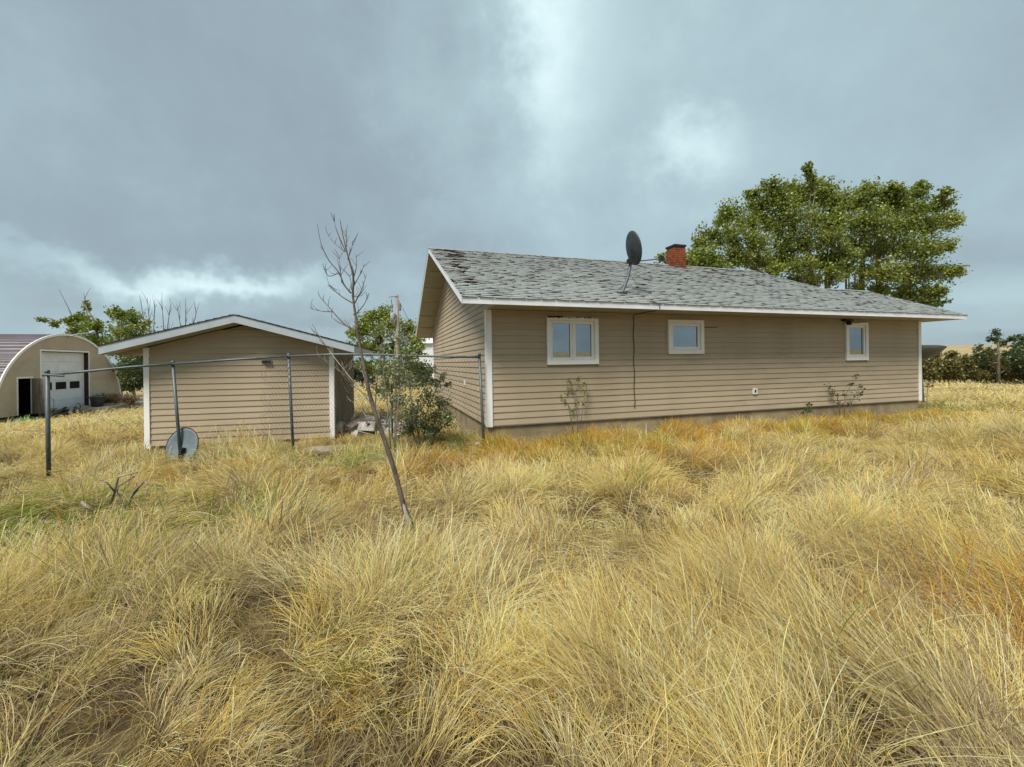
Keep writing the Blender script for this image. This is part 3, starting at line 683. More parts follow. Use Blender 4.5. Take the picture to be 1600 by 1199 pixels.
for back in (0, 1):
    X = (lambda x: GW - x) if back else (lambda x: x)
    a, b = -GOE, GW / 2; mb = MB(); p = [(X(a), -GOG, gzu(a)), (X(b), -GOG, gzu(b)), (X(b), -GOG + .018, gzu(b)), (X(a), -GOG + .018, gzu(a))]; p += [(q[0], q[1], q[2] + GFT) for q in p]
    mb.hexa(p if not back else [p[1], p[0], p[3], p[2], p[5], p[4], p[7], p[6]]).build('rake_fascia', M_GFASC, gar)
    MB().box((min(X(a) - .0, X(a + .018)), -GOG + .019, gzu(a)), (max(X(a), X(a + .018)), GD + .3, gzu(a) + GFT)).build('eave_fascia', M_GFASC, gar)
    mb = MB(); a = -GOE + .02; p = [(X(a), -GOG + .019, gzu(a) + .012), (X(b), -GOG + .019, gzu(b) + .012), (X(b), -.002, gzu(b) + .012), (X(a), -.002, gzu(a) + .012)]; p += [(q[0], q[1], q[2] + .006) for q in p]
    mb.hexa(p if not back else [p[1], p[0], p[3], p[2], p[5], p[4], p[7], p[6]]).build('rake_soffit', M_SOFF, gar)
    MB().box((min(X(-GOE + .02), X(0)), .0, gzu(-GOE) + .01), (max(X(-GOE + .02), X(0)), GD + .2, gzu(-GOE) + .02)).build('eave_soffit', M_TRIM, gar)
    MB().hexa([(min(X(-GOE + .02), X(.03)), -.012, gzu(-GOE) + .0), (max(X(-GOE + .02), X(.03)), -.012, gzu(-GOE)), (max(X(-GOE + .02), X(.03)), -.003, gzu(-GOE)), (min(X(-GOE + .02), X(.03)), -.003, gzu(-GOE))] + [(min(X(-GOE + .02), X(.03)), -.012, gzu(-GOE + .02 if not back else .03) + .01), (max(X(-GOE + .02), X(.03)), -.012, gzu(.03 if not back else -GOE + .02) + .01), (max(X(-GOE + .02), X(.03)), -.003, gzu(.03 if not back else -GOE + .02) + .01), (min(X(-GOE + .02), X(.03)), -.003, gzu(-GOE + .02 if not back else .03) + .01)]).build('eave_return', M_SIDE, gar)
    k = 0; x = -GOE - .015                              # shingle courses, thick dark butts show along the rake
    while x < GW / 2:
        x2 = min(x + .15, GW / 2 + .01); h = .016 + random.uniform(0, .006)
        p = [(X(x), -GOG - .015, gzt(x) - .004), (X(x2), -GOG - .015, gzt(x2) - .004), (X(x2), GD + .31, gzt(x2) - .004), (X(x), GD + .31, gzt(x) - .004), (X(x), -GOG - .015, gzt(x) + h), (X(x2), -GOG - .015, gzt(x2) + .005), (X(x2), GD + .31, gzt(x2) + .005), (X(x), GD + .31, gzt(x) + h)]
        MB().hexa(p if not back else [p[1], p[0], p[3], p[2], p[5], p[4], p[7], p[6]]).build('shingle_course', M_DARKR, gro); x += .14; k += 1
lp = MB().box((2.18, -.09, 1.66), (2.34, -.01, 1.71)); lp.build('wall_lamp', M_BLACK, gar); MB().box((2.16, -.034, 1.64), (2.36, -.02, 1.72)).build('lamp_plate', M_SOFF, gar)

# ------------------------------------------------------------------ chain-link fence
fence = empty('chain_link_fence', (0, 0, 0), 0, 'grey pipe chain-link fence with leaning posts in front of the garage', 'fence')
fp = [(at(74, 583, 7.0), at(76, 736, 7.0)), (at(270, 568.5, 7.75), at(284, 706, 7.70)), (at(451, 557, 8.05), at(459, 698, 8.0)), (at(749, 556.5, 8.12), at(757, 692, 8.05))]
for (a, b) in fp:
    b = Vector((b.x, b.y, min(b.z, gz(b.x, b.y)) - .25)); mb = MB(); t_ = (a - b).normalized(); mb.tube([b, a + t_ * .02], .030 if a is fp[0][0] else .027, 10); mb.lathe([(.034, 0), (.034, .035), (.02, .055), (.004, .06)], 10, Matrix.Translation(a + t_ * .0)); mb.build('post', M_STEEL, fence, True)
a = at(612, 600, 8.6); b = at(613, 690, 8.55); MB().tube([(b.x, b.y, -.2), a], .02, 8).build('post', mat('green_paint', (.05, .09, .05), .6), fence, True)
rails = [at(66, 587, 6.98), at(140, 580, 7.25), at(205, 573.5, 7.5), at(270, 569, 7.72), at(360, 562.5, 7.88), at(451, 557, 8.02), at(520, 554, 8.05), at(580, 554, 8.08), at(640, 556, 8.10), at(700, 557.5, 8.10), at(751, 558.5, 8.10)]
for i in range(0, len(rails) - 1):
    pass
for (i, j) in ((0, 3), (3, 5), (5, 10)): MB().tube(rails[i:j + 1], .021, 8).build('top_rail', M_STEEL, fence, True)
MB().tube([at(75, 584, 7.0) + Vector((0, -.035, -.02)), at(103, 587.5, 7.1) + Vector((0, -.03, 0))], .02, 8).build('rail_stub', M_STEEL, fence)
# wire mesh: zig-zag strands hung from the rail between x=410 and the last post
def rail_pt(px):
    k = [66, 140, 205, 270, 360, 451, 520, 580, 640, 700, 751]
    for i in range(len(k) - 1):
        if k[i] <= px <= k[i + 1]: return rails[i].lerp(rails[i + 1], (px - k[i]) / (k[i + 1] - k[i]))
    return rails[-1]
path = [rail_pt(410 + (748 - 410) * i / 60) for i in range(61)]
cum = [0.0]
for p, q in zip(path, path[1:]): cum.append(cum[-1] + (q - p).length)
def along(s):
    s = max(0, min(s, cum[-1] - 1e-4)); i = 0
    while cum[i + 1] < s: i += 1
    return path[i].lerp(path[i + 1], (s - cum[i]) / (cum[i + 1] - cum[i]))
mb = MB(); CELL = .062; ns = int(cum[-1] / CELL); HM = 1.50; zs = int(HM / (CELL))
for i in range(ns):
    pts = []
    for j in range(zs + 1):
        s = (i + (0 if (j + 0) % 2 == 0 else 1)) * CELL; p = along(s); ragged = .06 * math.sin(j * .9) + .03 * math.sin(j * 2.3) if i < 2 else 0
        pts.append(p + Vector((ragged, -.022 + (.004 if j % 2 else -.004) + .02 * math.sin(s * 2.1 + j * .25), -.01 - j * CELL)))
    mb.tube(pts, .0034, 3, False)
tag(mb.build('wire_mesh', M_WIRE, fence), kind='stuff')

# ------------------------------------------------------------------ old dish leaning on the second post
p0 = at(276, 703, 7.58); p0.z = gz(p0.x, p0.y) - .03
d3 = empty('old_dish', p0, 0, 'round grey discarded dish leaning against a fence post beside the garage', 'dish')
nrm = Vector((-0.16, -0.93, .28)).normalized(); upv = (Vector((0, 0, 1)) - nrm * nrm.z).normalized(); rt = upv.cross(nrm)
M4 = Matrix((rt, upv, nrm)).transposed().to_4x4(); M4.translation = upv * .33
mb = MB(); M5 = M4 @ Matrix.Rotation(math.pi, 4, 'X'); dish_mesh(mb, .345, .345, .05, M4); mb.build('reflector', M_DISHG, d3, True)
mb = MB().box((.02, -.30, -.03), (.07, -.02, .045)); o = mb.build('bracket', M_BLACK, d3); o.matrix_local = M4.copy()
n=28; mb = MB(); pts = [M4 @ Vector((.347 * math.cos(2 * math.pi * j / n), .347 * math.sin(2 * math.pi * j / n), -.004)) for j in range(n + 1)]; mb.tube(pts, .009, 5, False).build('rim', M_BLACK, d3)
#__PART2__
# ------------------------------------------------------------------ quonset shop
qd = Vector((-.2425, .970, 0)); QA = math.atan2(.970, -.2425)
QO = Vector((-26, 21.9, 0)) + Vector((-.25, 1, 0)) * 2.8; QB = -0.85
quon = empty('quonset_shop', (QO.x, QO.y, QB), QA, 'arched quonset shop with beige front, white overhead door and purple-brown roof', 'shed')
QR, QH, QL = 4.62, 4.45, 13.0
def arc(t, r=1.0): return (QR * r * math.cos(t), QH * r * math.sin(t))
NA = 40; A_ = [math.pi * k / NA for k in range(NA + 1)]
DX0, DX1, DZ1 = -1.82, 1.68, 3.42; MX0, MX1, MZ1 = -3.24, -2.45, 1.93
# front wall as strips of siding courses cut by the arch and by the two doorways
mb = MB(); zc_ = 0.0; rowq = .128
while zc_ < QH - .02:
    z1 = min(zc_ + rowq, QH - .005); hx = lambda z: QR * math.sqrt(max(0, 1 - (z / QH) ** 2)) - .02
    segs = [(-hx(zc_), hx(zc_), -hx(z1), hx(z1))]
    for (a, b, top) in ((DX0, DX1, DZ1), (MX0, MX1, MZ1)):
        if (zc_ + z1) / 2 < top:
            ns_ = []
            for (l0, r0, l1, r1_) in segs:
                if l0 < a and r0 > b: ns_ += [(l0, a, l1, a), (b, r0, b, r1_)]
                else: ns_.append((l0, r0, l1, r1_))
            segs = ns_
    for (l0, r0, l1, r1_) in segs:
        if r1_ > l1: mb.quad((l0, -.034, zc_), (r0, -.034, zc_), (r1_, -.001, z1), (l1, -.001, z1)); mb.quad((l0, .0, zc_), (r0, 0, zc_), (r0, -.034, zc_), (l0, -.034, zc_))
    zc_ += rowq
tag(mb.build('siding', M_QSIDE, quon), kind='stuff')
# corrugated roof: ribs run along the building
mb = MB(); nr = 168; prof = []
for k in range(nr + 1):
    t = math.pi * k / nr; c_ = .018 * (1 if (k // 2) % 2 else -1); prof.append(((QR + c_) * math.cos(t), (QH + c_) * math.sin(t)))
for (p, q) in zip(prof, prof[1:]): mb.quad((p[0], -.05, p[1]), (p[0], QL, p[1]), (q[0], QL, q[1]), (q[0], -.05, q[1]))
tag(mb.build('roof', M_QROOF, quon), kind='stuff')
mb = MB()
for (s, t) in zip(A_, A_[1:]):
    a, b, c, e = arc(s, .985), arc(t, .985), arc(t, 1.012), arc(s, 1.012)
    mb.hexa([(a[0], -.075, a[1]), (e[0], -.075, e[1]), (e[0], -.02, e[1]), (a[0], -.02, a[1]), (b[0], -.075, b[1]), (c[0], -.075, c[1]), (c[0], -.02, c[1]), (b[0], -.02, b[1])])
mb.build('arch_trim', M_TRIM, quon)
mb = MB(); 
for (s, t) in zip(A_, A_[1:]): a, b = arc(s, .99), arc(t, .99); mb.quad((a[0], QL - .1, a[1]), (b[0], QL - .1, b[1]), (0, QL - .1, 0))
mb.quad((-QR, 0, .0), (QR, 0, .0), (QR, QL, .0), (-QR, QL, .0)); mb.build('rear_wall', M_INT, quon)
# overhead door, set back in a deep opening
od = empty('overhead_door', (0, 0, 0)); od.parent = quon
mb = MB(); mb.box((DX1 - .02, 0, 0), (DX1 + .0, .30, DZ1)); mb.build('jamb', M_MAROON, od)
mb = MB(); mb.box((DX0, 0, 0), (DX0 + .02, .5, DZ1)); mb.box((DX0 + .021, 0, DZ1 - .02), (DX1 - .021, .5, DZ1)); mb.build('jamb', M_MAROON, od)
mb = MB(); tw = .09
mb.box((DX0 - tw, -.035, 0), (DX0, 0, DZ1 + tw)); mb.box((DX0, -.035, DZ1), (DX1, 0, DZ1 + tw)); mb.box((DX1, -.035, 0), (DX1 + .05, 0, DZ1 + tw)); mb.build('door_casing', M_TRIM, od)
MB().box((DX1 - .14, .20, 0), (DX1 - .05, .25, DZ1 - .02)).build('door_track', M_TRIM, od)
dw = DX1 - .14 - DX0 - .03; hh = (DZ1 - .03) / 6
for k in range(6):
    z0 = k * hh
    if k == 2:
        n_ = 3; ww = .80; gap = (dw - n_ * ww) / (n_ + 1); p = MB(); zz0, zz1 = z0 + .06, z0 + .06 + .44; x = DX0 + .03
        p.box((x, .22, z0 + .004), (x + dw, .27, zz0)); p.box((x, .22, zz1), (x + dw, .27, z0 + hh - .004))
        for i in range(n_ + 1): p.box((x + i * (gap + ww), .22, zz0), (x + i * (gap + ww) + gap, .27, zz1))
        p.build('door_panel', M_DOORW, od)
        for i in range(n_): MB().box((x + gap + i * (gap + ww), .245, zz0), (x + gap + i * (gap + ww) + ww, .255, zz1)).build('door_pane', M_INT, od)
    else: MB().box((DX0 + .03, .22, z0 + .004), (DX0 + .03 + dw, .27, z0 + hh - .004)).build('door_panel', M_DOORW, od)
MB().box((DX1 - .14, .30, 0), (DX1, .32, DZ1)).build('door_seal', M_INT, od)
# walk door: open, dark inside
wd_ = empty('walk_door', (0, 0, 0)); wd_.parent = quon
mb = MB(); mb.box((MX0 - .09, -.03, 0), (MX0, .02, MZ1 + .09)); mb.box((MX0, -.03, MZ1), (MX1, .02, MZ1 + .09)); mb.box((MX1, -.03, 0), (MX1 + .09, .02, MZ1 + .09)); mb.build('door_casing', M_TRIM, wd_)
mb = MB(); mb.box((0, 0, 0), (.05, .85, MZ1 - .03)); o = mb.build('door_leaf', M_WOODG, wd_); o.location = (MX1 + .02, -.07, 0.01); o.rotation_euler = (0, 0, R(158))
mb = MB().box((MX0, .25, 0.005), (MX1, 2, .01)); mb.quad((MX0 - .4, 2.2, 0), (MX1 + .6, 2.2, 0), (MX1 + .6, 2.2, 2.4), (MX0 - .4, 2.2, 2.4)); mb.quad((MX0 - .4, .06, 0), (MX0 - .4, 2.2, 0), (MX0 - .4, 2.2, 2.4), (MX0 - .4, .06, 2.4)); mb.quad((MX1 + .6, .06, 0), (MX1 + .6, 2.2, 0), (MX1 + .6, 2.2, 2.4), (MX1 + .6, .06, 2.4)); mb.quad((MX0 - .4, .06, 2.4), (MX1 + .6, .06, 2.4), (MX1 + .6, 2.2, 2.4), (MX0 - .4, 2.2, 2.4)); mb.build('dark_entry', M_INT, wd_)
mb = MB().tube([(.05, -.05, QH - .12), (.15, -.45, QH + .05), (.75, -.75, QH + .16)], .045, 8); mb.lathe([(.05, 0), (.11, .1), (.12, .3), (.03, .36)], 12, Matrix.Translation((.70, -.72, QH + .14)) @ Matrix.Rotation(R(70), 4, 'Y')); mb.build('yard_lamp', M_TRANS, quon)
def qw(x, y, z=0.0): return Vector((QO.x, QO.y, QB)) + Matrix.Rotation(QA, 3, 'Z') @ Vector((x, y, z))
# concrete apron
c = [qw(DX0 + .3, -.06), qw(7.5, -.06), qw(7.0, -2.6), qw(DX0 + 1.5, -2.2)]
mb = MB(); mb.hexa([(p.x, p.y, QB - .2) for p in c][::-1] + [(p.x, p.y, QB + .07) for p in c][::-1]); tag(mb.build('apron', M_SLAB), kind='structure')
# things standing by the shop
p = qw(-.05, -1.5, .10); b_ = empty('trash_bin', p, .4, 'dark blue-grey plastic bin by the white overhead door', 'bin')
mb = MB().lathe([(.26, 0), (.34, .55), (.345, .56), (.33, .56), (.25, .03)], 20, None, True, True); mb.build('body', M_BIN, b_, True); mb = MB().lathe([(.34, .52), (.43, .54), (.44, .60), (.36, .62), (.33, .56)], 20, None, False, False); mb.build('rim', M_BIN, b_)
jp = qw(-1.35, -1.2, 0.0); jk = empty('scrap_pile', (jp.x, jp.y, gz(jp.x, jp.y)), QA, 'low pile of grey scrap boards between the walk door and overhead door', 'scrap pile')
for k in range(11):
    L = random.uniform(.7, 1.6); o = MB().box((-L / 2, -.07, 0), (L / 2, .07, .035)).build('plank', M_WOODG if k % 3 else M_BLACK, jk); o.location = (random.uniform(-.7, .7), random.uniform(-.4, .3), .10 + .045 * (k % 5)); o.rotation_euler = (random.uniform(-.2, .2), random.uniform(-.28, .28), random.uniform(-.7, .7))
mb = MB(); mb.tube([(-.2 + .17 * math.cos(w), -.3, .50 + .17 * math.sin(w)) for w in np.linspace(0, 6.28, 17)], .018, 5, False); mb.build('hoop', M_BLACK, jk)
st = qw(-2.25, -.55); sw_ = empty('saw_bench', (st.x, st.y, gz(st.x, st.y)), QA, 'rough grey wooden stand beside the open walk door', 'stand')
MB().box((-.35, -.2, .42), (.35, .2, .47)).build('top', M_WOODG, sw_)
for (a, b) in ((-.3, -.15), (.25, -.15), (-.3, .1), (.25, .1)): MB().box((a, b, -.05), (a + .06, b + .06, .42)).build('leg', M_WOODG, sw_)
MB().tube([(.3, -.1, .47), (.3, -.1, .95), (.12, -.1, 1.05)], .012, 5).build('hook_rod', M_STEEL, sw_)
tp = qw(-4.05, -.9); tr_ = empty('green_tarp', (tp.x, tp.y, gz(tp.x, tp.y)), QA, 'crumpled green plastic tarp on the ground at the shop corner', 'tarp')
mb = MB(); n_ = 10
for i in range(n_):
    for j in range(n_):
        q = [((i + a) / n_ * 1.2 - .6, (j + b) / n_ * .8 - .4) for a, b in ((0, 0), (1, 0), (1, 1), (0, 1))]; mb.quad(*[(x, y, .18 * max(0, 1 - (x / .6) ** 2) * max(0, 1 - (y / .4) ** 2) * (.6 + .8 * vnoise(x * 6, y * 6, 3)) + .02) for x, y in q])
mb.build('sheet', M_GREEN, tr_)

# ------------------------------------------------------------------ foliage engine
def leaves_mesh(name, P, size, m, parent, aspect=.75, tint_by=None, droop=0.3):
    P = np.asarray(P, float); n = len(P); sz = size * RNG.uniform(.65, 1.3, n)
    a = RNG.normal(size=(n, 3)); a[:, 2] -= droop; a /= np.linalg.norm(a, axis=1)[:, None]
    b = RNG.normal(size=(n, 3)); b -= a * (a * b).sum(1)[:, None]; b /= np.linalg.norm(b, axis=1)[:, None]
    nn = np.cross(a, b)
    v = np.empty((n, 4, 3)); w = (sz * aspect * .5)[:, None]; l = sz[:, None]
    v[:, 0] = P; v[:, 1] = P + a * l * .5 + b * w + nn * l * .10; v[:, 2] = P + a * l; v[:, 3] = P + a * l * .5 - b * w + nn * l * .10
    me = bpy.data.meshes.new(name); me.vertices.add(n * 4); me.vertices.foreach_set('co', v.ravel())
    idx = np.arange(n)[:, None] * 4 + np.array([0, 1, 2, 0, 2, 3])[None]; idx = idx.ravel()
    me.loops.add(n * 6); me.loops.foreach_set('vertex_index', idx.astype(np.int32)); me.polygons.add(n * 2)
    me.polygons.foreach_set('loop_start', np.arange(0, n * 6, 3, dtype=np.int32)); me.update()
    t = RNG.random(n) if tint_by is None else tint_by
    at_ = me.attributes.new('tint', 'FLOAT', 'POINT'); at_.data.foreach_set('value', np.repeat(np.clip(t, 0, 1), 4).astype(np.float32)); me.update(calc_edges=True)
    return link(name, me, m, parent)
def bez(a, b, c, n): return [a * (1 - t) ** 2 + b * 2 * t * (1 - t) + c * t * t for t in [k / n for k in range(n + 1)]]
def tree(name, label, cat, base, stems, clumps, leaf, lm, bm, nl, group=None, twig=True, lo=.25, spread=.16, limb_r=.06, seedtint=0.0, aspect=.75, twr=.007, dens=1.0, grow=1.0):
    """stems: list of [(point, radius)...]; clumps: (centre, (rx,ry,rz), weight)"""
    t = empty(name, base, 0, label, cat, group); B = Vector(base); wood = MB(); P = []; T = []
    sp = []
    for s in stems:
        pts = [Vector(p) - B for p, r in s]; rad = [r for p, r in s]; wood.tube(pts, rad, 8)
        for (p, r), (q, r2) in zip(zip(pts, rad), zip(pts[1:], rad[1:])):
            for k in range(6): sp.append((p.lerp(q, k / 6), r + (r2 - r) * k / 6))
    for (c, rad, wgt) in clumps:
        c = Vector(c) - B; R3 = Vector(rad) * grow; rm = (R3.x + R3.y + R3.z) / 3
        best = min(sp, key=lambda q: (q[0] - c).length + (2.0 * max(0, q[0].z - c.z + .3 * rm)))
        s0, r0 = best; mid = s0.lerp(c, .5) + Vector((random.uniform(-.12, .12) * rm, random.uniform(-.12, .12) * rm, -.15 * (c - s0).length * random.uniform(0, 1)))
        limb = bez(s0, mid, c, 6); r0 = min(r0 * .7, limb_r); wood.tube(limb, [r0 + (max(.006, r0 * .35) - r0) * k / 6 for k in range(7)], 5, False)
        n_l = int(nl * wgt * dens); nt_ = max(5, n_l // 26); tint0 = random.uniform(-.18, .18)
        for _ in range(nt_):
            dv = Vector(RNG.normal(size=3)); dv.normalize(); dv.z = dv.z * .9 + .15
            e = c + Vector((dv.x * R3.x, dv.y * R3.y, dv.z * R3.z)) * (random.random() ** .45) * random.choice((random.uniform(.7, 1.05), random.uniform(.7, 1.05), random.uniform(1.0, 1.4)))
            s = limb[random.randint(3, 6)]; m_ = s.lerp(e, .5) + Vector((0, 0, .12 * rm)); tw = bez(s, m_, e, 3)
            if twig: wood.tube(tw, [twr * 1.8, twr * 1.4, twr, twr * .5], 3, False)
            k = max(4, int(n_l / nt_)); tt = random.uniform(-.12, .12)
            for _k in range(k):
                q = lo + (1.04 - lo) * random.random() ** .7; p = s * (1 - q) ** 2 + m_ * 2 * q * (1 - q) + e * q * q
                P.append((p.x + random.gauss(0, spread * rm), p.y + random.gauss(0, spread * rm), p.z + random.gauss(0, spread * rm)))
                T.append(.42 + tint0 + tt + random.gauss(0, .18) + .12 * dv.z + seedtint)
    wood.build('trunk', bm, t, True)
    if P: leaves_mesh('crown', P, leaf, lm, t, aspect, np.array(T))
    return t
def clump(px, py, y, rpx, w=1.0, flat=1.0, dy=0.0):
    c = at(px, py, y + dy); r = rpx * y / F_PX; return (c, (r, r * 1.0, r * flat), w)
def stem(pts, y, r0, r1, ground=True):
    out = []
    for k, (px, py) in enumerate(pts):
        p = at(px, py, y); 
        if k == 0 and ground: p.z = gz(p.x, p.y) - .2
        out.append((p, r0 + (r1 - r0) * k / (len(pts) - 1)))
    return out
def base_of(s): p = s[0][0]; return Vector((p.x, p.y, gz(p.x, p.y)))

# ------------------------------------------------------------------ poplars behind the bungalow
PY = 27.0
def pop(name_label, stems, cl, nl, y, group='poplars behind the bungalow', lm=L_POP, leaf=.15):
    ss = [stem(s, y, r0 * .62, r1) for s, r0, r1 in stems]
    for s, r0, r1 in stems:
        k = random.uniform(-14, 14); ss.append(stem([(px + k * (.4 + .6 * i / (len(s) - 1)), py) for i, (px, py) in enumerate(s)], y + random.uniform(-1, 1), r0 * .4, r1 * .7))
    return tree('poplar_tree', name_label, 'tree', base_of(ss[0]), ss, [clump(*c[:2], y, c[2], c[3] if len(c) > 3 else 1, c[4] if len(c) > 4 else .85, random.uniform(-1.6, 1.6)) for c in cl], leaf, lm, M_BARKG, nl, group, twr=.012, dens=3.6, grow=1.25, lo=.35, spread=.13)
pop('low leaning poplar with yellowing leaves just right of the chimney', [([(1232, 600), (1205, 440), (1165, 405), (1130, 385)], .20, .04), ([(1236, 600), (1215, 450), (1180, 385), (1150, 345)], .16, .04)],
    [(1140, 332, 20, .8), (1118, 372, 24), (1150, 368, 28), (1180, 385, 26), (1150, 405, 24), (1098, 400, 18), (1092, 380, 12, .5), (1075, 408, 20), (1050, 412, 16, .8), (1110, 418, 18), (1190, 410, 20), (1128, 345, 16, .5), (1168, 350, 14, .5), (1205, 425, 16, .5), (1033, 405, 9, .3)], 330, 25.5)
pop('tallest poplar with a pointed top in the middle of the clump behind the roof', [([(1290, 600), (1275, 455), (1258, 380), (1264, 325), (1267, 300)], .26, .02), ([(1296, 600), (1295, 450), (1300, 380), (1310, 320)], .22, .03), ([(1282, 600), (1262, 455), (1235, 390), (1205, 320)], .2, .03)],
    [(1268, 276, 9, .35, 1.2), (1276, 290, 13, .5), (1205, 288, 15, .5), (1176, 300, 13, .45), (1190, 320, 24), (1222, 322, 28), (1250, 308, 22), (1282, 312, 26), (1310, 315, 20, .8), (1240, 345, 32), (1205, 350, 28), (1280, 345, 32), (1312, 345, 24), (1225, 380, 30), (1260, 378, 30), (1298, 375, 28), (1215, 410, 24), (1250, 415, 24, .8), (1285, 410, 24, .8), (1235, 440, 18, .5), (1180, 345, 16, .6), (1240, 295, 12, .4), (1270, 440, 18, .6), (1300, 432, 18, .6), (1262, 262, 6, .25, 1.3), (1290, 296, 14, .5), (1218, 300, 14, .5), (1320, 400, 22, .8)], 400, PY)
pop('broad right-hand poplar reaching past the end of the roof', [([(1380, 600), (1372, 455), (1370, 390), (1385, 320)], .26, .03), ([(1372, 600), (1345, 450), (1345, 390), (1352, 320)], .22, .03), ([(1390, 600), (1410, 470), (1440, 400), (1455, 340)], .22, .03), ([(1368, 600), (1322, 450), (1322, 385)], .16, .03)],
    [(1362, 300, 15, .5), (1392, 298, 13, .45), (1340, 318, 20), (1372, 322, 26), (1405, 318, 24), (1440, 300, 14, .5), (1436, 325, 22), (1470, 318, 18, .8), (1478, 345, 22, .8), (1492, 345, 10, .3), (1450, 352, 26), (1415, 350, 30), (1378, 355, 32), (1345, 350, 28), (1340, 385, 28), (1375, 392, 30), (1410, 388, 30), (1446, 388, 28), (1478, 385, 16, .5), (1450, 425, 26), (1482, 428, 18, .7), (1495, 425, 9, .3), (1418, 430, 28), (1385, 430, 24), (1440, 458, 20, .8), (1410, 460, 20, .8), (1468, 455, 14, .5), (1350, 425, 20, .6), (1325, 415, 18, .5), (1445, 472, 12, .5), (1375, 455, 18, .6), (1340, 450, 16, .4), (1350, 295, 10, .4), (1440, 290, 8, .3, 1.3), (1478, 300, 8, .3), (1408, 296, 9, .3), (1465, 475, 10, .3)], 400, PY + .5)

# ------------------------------------------------------------------ trees behind shop and garage
def bush(label, cl, y, nl, base_px, lm=L_DARK, leaf=.16, group=None, name='tree', cat='tree', stems=None, bark=M_BARKG, rb_=.11, **k):
    ss = [stem(s, y, rb_, rb_ * .3) for s in (stems or [[base_px, (cl[0][0], cl[0][1])]])]
    return tree(name, label, cat, base_of(ss[0]), ss, [clump(*c[:2], y, c[2], c[3] if len(c) > 3 else 1, c[4] if len(c) > 4 else .9, random.uniform(-1, 1)) for c in cl], leaf, lm, bark, nl, group, **{'dens': 2.6, 'grow': 1.2, **k})
G1 = 'trees behind the shop and garage'
bush('leafy tree leaning left above the arched shop roof', [(85, 508, 9, .3, .5), (68, 500, 7, .2, .5), (108, 500, 12, .5, .6), (130, 496, 10, .4, .8), (135, 478, 7, .25, 1.2), (120, 515, 16, .8), (145, 512, 16), (150, 535, 20), (128, 535, 18), (168, 545, 20), (150, 565, 18)], 36, 260, (165, 620), L_POP, .2, G1, stems=[[(165, 620), (155, 555), (120, 510), (75, 497)], [(165, 620), (158, 560), (150, 505), (128, 470)]])
bush('bushy green tree with a bare pole-like trunk left of the garage', [(188, 492, 14, .6), (176, 488, 10, .4), (210, 500, 14, .6), (222, 510, 12, .5), (205, 490, 7, .3, 1.2), (190, 520, 18), (215, 530, 18), (195, 550, 18), (215, 560, 18), (180, 540, 16), (205, 580, 20, 1.2), (222, 590, 16), (190, 595, 16)], 32, 280, (189, 622), L_POP, .18, G1, stems=[[(189, 622), (189, 555), (190, 500)]])
bush('dark low tree filling the gap beside the garage wall', [(205, 575, 18), (218, 595, 18), (200, 600, 16), (226, 575, 14), (212, 560, 14)], 30, 420, (212, 622), L_DARK, .16, G1)
def bare(label, y, stems_px, group, rad=.05, seed=0, side=5):
    rs = random.Random(seed); s0 = stems_px[0][0]; b = at(*s0, y); b.z = gz(b.x, b.y); t = empty('bare_tree', b, 0, label, 'tree', group); mb = MB()
    for s in stems_px:
        pts = [at(*p, y) - b for p in s]; pts[0].z = -.1; n = len(pts); mb.tube(pts, [rad * (1 - .8 * k / (n - 1)) for k in range(n)], 5, False)
        for k in range(side):
            q = rs.uniform(.35, .9); i = int(q * (n - 1)); f = q * (n - 1) - i; p = pts[i].lerp(pts[min(i + 1, n - 1)], f); L = rs.uniform(.4, 1.3); dv = Vector((rs.uniform(-.5, .5), rs.uniform(-.4, .4), 1)).normalized()
            mb.tube([p, p + dv * L * .5 + Vector((rs.uniform(-.1, .1), 0, 0)), p + dv * L], [rad * .35, rad * .25, rad * .1], 3, False)
    mb.build('trunk', M_STUMP, t); return t
bare('bare grey tree with thin upright twigs behind the garage, left one of three', 34, [[(232, 610), (228, 520), (218, 462)], [(232, 610), (234, 510), (230, 465)], [(233, 610), (240, 520), (242, 468)]], G1, .06, 1, 7)
bare('bare grey tree with thin upright twigs behind the garage, middle one of three', 34, [[(262, 610), (256, 520), (253, 470)], [(262, 610), (262, 510), (266, 478)]], G1, .06, 2, 7)
bare('bare grey tree with thin upright twigs behind the garage, right one of three', 35, [[(292, 610), (284, 520), (276, 475)], [(292, 610), (290, 510), (290, 470)], [(293, 610), (299, 520), (309, 480)]], G1, .06, 3, 8)
bare('dead bare branch rising above the leaning tree by the shop', 36, [[(150, 620), (140, 540), (112, 492), (92, 452)], [(150, 620), (146, 540), (134, 480), (131, 458)]], G1, .07, 4, 3)

# ------------------------------------------------------------------ trees and pole in the gap between the buildings
G2 = 'trees seen between garage and bungalow'
bush('rounded green tree behind the power pole', [(575, 505, 18), (600, 492, 17), (560, 520, 16), (592, 520, 20), (615, 510, 16), (640, 515, 15), (650, 535, 16), (585, 545, 20), (615, 545, 20), (640, 555, 18), (560, 545, 16), (600, 575, 18), (575, 575, 14), (630, 580, 16), (585, 490, 10, .4), (546, 522, 9, .3), (655, 550, 10, .5)], 30, 330, (600, 625), L_POP, .17, G2, stems=[[(602, 620), (600, 560), (595, 505)], [(600, 620), (615, 570), (635, 525)]])
bush('dark shelterbelt tree low in the gap between garage and bungalow', [(560, 570, 12), (575, 580, 13), (590, 575, 13), (545, 580, 12), (560, 590, 10), (580, 592, 10)], 40, 300, (568, 600), L_DARK, .2, G2)
bush('round dark shelterbelt bush beside the gable wall', [(640, 580, 14), (655, 575, 13), (668, 582, 12), (650, 595, 12), (625, 590, 12), (665, 598, 10)], 38, 300, (650, 605), L_DARK, .2, G2)
